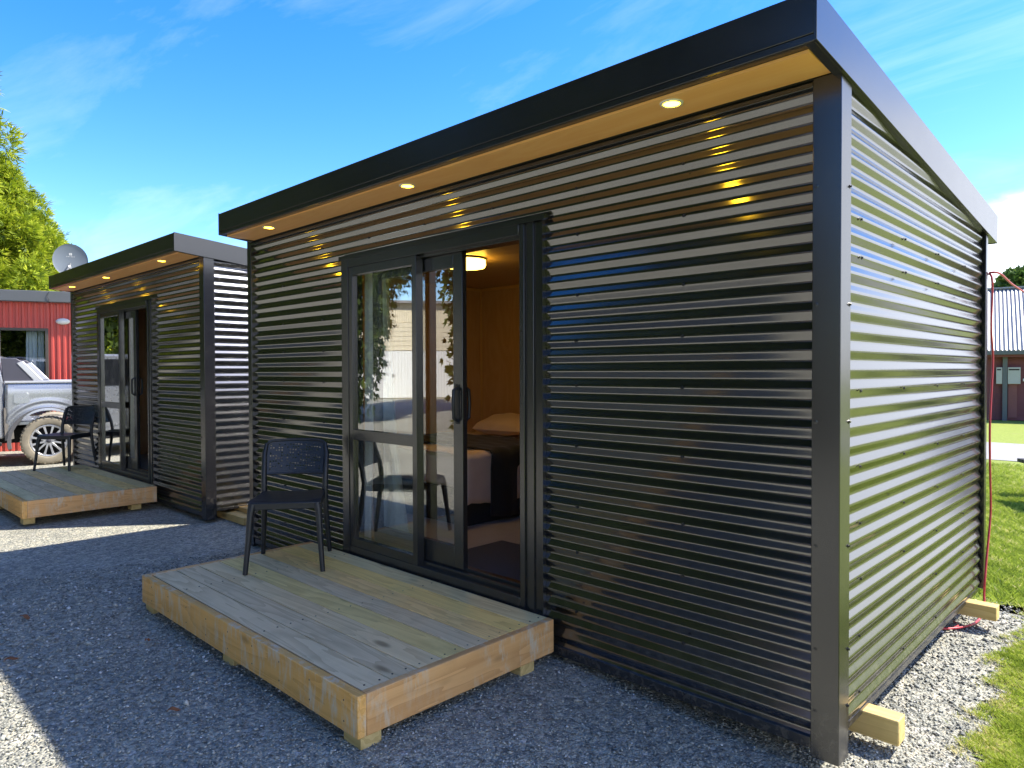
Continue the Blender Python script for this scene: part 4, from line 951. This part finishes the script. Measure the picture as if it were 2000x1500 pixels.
        for k in range(12):
            a = 2 * math.pi * (k + .5) / 12; c, s_ = math.cos(a), math.sin(a); pr = Vector((-s_, c, 0)); q = []
            for r_, wd, zz in ((.055, .016, .0), (.15, .013, .0), (.245, .019, .0)):
                for l in (-1, 1): q.append(Vector((c * r_, s_ * r_, zz)) + pr * l * wd)
            q2 = [v - Vector((0, 0, .03)) for v in q]; al = [Mx @ v for v in q + q2]
            sp.add(al, [(0, 1, 3, 2), (2, 3, 5, 4), (6, 8, 9, 7), (8, 10, 11, 9), (0, 2, 8, 6), (2, 4, 10, 8), (1, 7, 9, 3), (3, 9, 11, 5), (4, 5, 11, 10), (0, 6, 7, 1)])
        sp.lathe([(0, .004), (.04, .004), (.06, -.002), (.062, -.03)], 24, Mx); sp.build('spokes', M['rim_metal'], o, bevel=.002)
        MB().lathe([(0, .012), (.03, .010), (.036, .004)], 24, Mx).build('hub_cap', M['dark_trim'], o, smooth=True)
    wheel(0, .045, False); wheel(FW, .045, False); wheel(0, W - .045, True); wheel(FW, W - .045, True)
    return t
M['silver'] = plain('silver_paint', (.42, .44, .48), .28, metal=.6, coat=.6, var=.05, bump=.0)
M['silver_light'] = plain('silver_trim', (.66, .67, .70), .35, metal=.4, var=.04)
M['dark_trim'] = plain('dark_grey_trim', (.085, .085, .11), .5)
M['arch'] = plain('grey_arch_plastic', (.13, .13, .135), .7, var=.3, vs=12)
M['red_lamp'] = plain('red_lamp', (.4, .01, .01), .15)
M['carglass_dark'] = plain('tinted_car_glass', (.02, .022, .026), .05, spec=.8)
M['mud'] = plain('muddy_sill', (.24, .22, .19), .8, var=.4, vs=9)
M['rim_metal'] = plain('alloy_rim', (.62, .62, .63), .3, metal=.7, var=.15, vs=14)
M['muddy_tyre'] = plain('muddy_tyre', (.30, .265, .20), .9, var=.45, vs=7, bump=.5, bs=40)
a_ = R_(75)
tr = truck('silver pickup with mud-caked wheels parked between the far cabin and red building', (-12.39, .13, -.005), a_)

# ------------------------------------------------------------------ shed on the right
M['weatherboard'] = plain('maroon_weatherboard', (.16, .048, .048), .7, var=.2, vs=4)
M['maroon_light'] = plain('maroon_panel', (.21, .075, .072), .6)
M['zinc'] = plain('weathered_roof_iron', (.30, .30, .30), .5, metal=.3, var=.12)
M['grey_box'] = plain('grey_meter_box', (.42, .43, .40), .5); M['downpipe'] = plain('slate_downpipe', (.10, .115, .12), .5)
shed = thing('shed', 'maroon weatherboard shed with pale corrugated roof across the lawn', 'shed', (-3.0, 22.9, -.06), R_(10))
for k in range(12):
    z = .02 + k * .17; b = MB(); b.add([(x, y, zz) for x in (-4.5, 9) for y, zz in ((-.035, z), (-.008, z + .168), (.03, z + .168), (.03, z))], [(0, 1, 2, 3), (7, 6, 5, 4), (0, 4, 5, 1), (1, 5, 6, 2), (2, 6, 7, 3), (3, 7, 4, 0)]); b.build('weatherboard', M['weatherboard'], shed)
b = MB(); b.box(-4.5, 9, .031, 5.5, 0, 2.05); b.build('shed_body', M['dark_void'], shed)
b = MB(); n = 260; xs_ = [-4.8 + 14.1 * i / n for i in range(n + 1)]
for y, z in ((-.35, 2.13), (3.0, 4.29)):
    for i, x in enumerate(xs_): b.v.append((x, y, z + .022 * (1 if i % 2 else -1)))
for i in range(n): b.f.append((i, i + 1, n + 2 + i, n + 1 + i))
b.build('roof', M['zinc'], shed, recalc=False)
b = MB(); b.add([(-4.8, 3.0, 4.28), (9.3, 3.0, 4.28), (9.3, 6.2, 2.2), (-4.8, 6.2, 2.2)], [(0, 1, 2, 3)]); b.add([(-4.5, 0, 2.0), (-4.5, 5.6, 2.0), (-4.5, 3, 4.2)], [(0, 1, 2)]); b.add([(9, 0, 2.0), (9, 5.6, 2.0), (9, 3, 4.2)], [(0, 1, 2)]); b.build('rear_roof', M['zinc'], shed)
MB().box(-4.8, 9.3, 2.92, 3.1, 4.29, 4.34).build('ridge_cap', M['zinc'], shed)
MB().box(-4.8, 9.3, -.42, -.34, 2.0, 2.12).build('gutter', M['downpipe'], shed, bevel=.01); MB().box(-4.6, 9.1, -.33, -.03, 1.93, 2.06).build('eave_board', M['weatherboard'], shed)
MB().box(-.14, -.02, -.16, -.04, 0.0, 1.93).build('downpipe', M['downpipe'], shed)
MB().box(.0, .22, -.06, -.036, .1, 1.3).build('cover_board', M['maroon_light'], shed)
for x0, x1, z0, z1 in ((-.30, -.15, 1.12, 1.62), (-.01, .30, 1.12, 1.62)): 
    q = MB().box(x0, x1, -.17, -.036, z0, z1).build('meter_box', M['grey_box'], shed, bevel=.008); MB().box(x0 + .02, x1 - .03, -.176, -.171, z1 - .09, z1 - .05).build('vent', M['dark_void'], q)
MB().box(.36, .46, -.09, -.036, 1.2, 1.28).build('socket_box', M['white_plastic'], shed, bevel=.005)

# picnic table just outside the right edge; one bench end shows
pt = thing('picnic_table', 'dark brown picnic table at the right edge, only a bench end and shadow showing', 'table', (.62, 7.55, -.06), R_(30))
M['darkwood'] = wood('dark_stained_timber', (.06, .045, .035), (.03, .022, .018), .3, 0)
for k in range(5): MB().box(-.9, .9, -.36 + k * .145, -.225 + k * .145, .70, .745).build('table_plank', M['darkwood'], pt, bevel=.004)
for s in (-1, 1):
    for q in (0, 1): MB().box(-.9, .9, s * .72 - .14 + q * .145, s * .72 - .005 + q * .145, .41, .455).build('bench_plank', M['darkwood'], pt, bevel=.004)
for x in (-.62, .62):
    MB().box(x - .02, x + .02, -.86, .86, .32, .41).build('cross_beam', M['darkwood'], pt)
    for s in (-1, 1): MB().bar((x + .045, s * .62, 0.0), (x + .045, s * .22, .70), .045, .09, (1, 0, 0)).build('leg', M['darkwood'], pt)

# ------------------------------------------------------------------ garage across the yard (reflected)
M['cream'] = plain('cream_boards', (.74, .66, .48), .6, var=.05); M['white_steel'] = plain('white_ribbed_door', (.82, .82, .78), .45, var=.04)
gar = thing('garage', 'pale garage with white ribbed door across the yard, seen in the window glass', 'garage', (-30.0, -19.8, 0), R_(-54.0) + R_(180))
b = MB(); ribbed(b, -4.2, -.02, 0.05, 2.6, .16, .02); ribbed(b, .02, 4.2, 0.05, 2.6, .16, .02); b.build('ribbed_door', M['white_steel'], gar, recalc=False)
for k in range(6): MB().box(-4.5, 4.5, -.03, .02, 2.62 + k * .25, 2.62 + k * .25 + .235).build('board', M['cream'], gar, bevel=.006)
b = MB(); ribbed(b, -4.5, 4.5, 4.13, 5.2, .12, .015, y=-.0); b.build('gable', M['cream'], gar, recalc=False)
b = MB(); b.box(-4.5, 4.5, .03, 6, 0, 5.1); b.build('garage_body', M['cream'], gar); MB().box(-4.9, 4.9, -.3, 6.3, 5.2, 5.34).build('roof', M['zinc'], gar)
MB().box(-.04, .04, -.04, -.021, 1.2, 1.34).build('door_latch', M['dark_void'], gar)
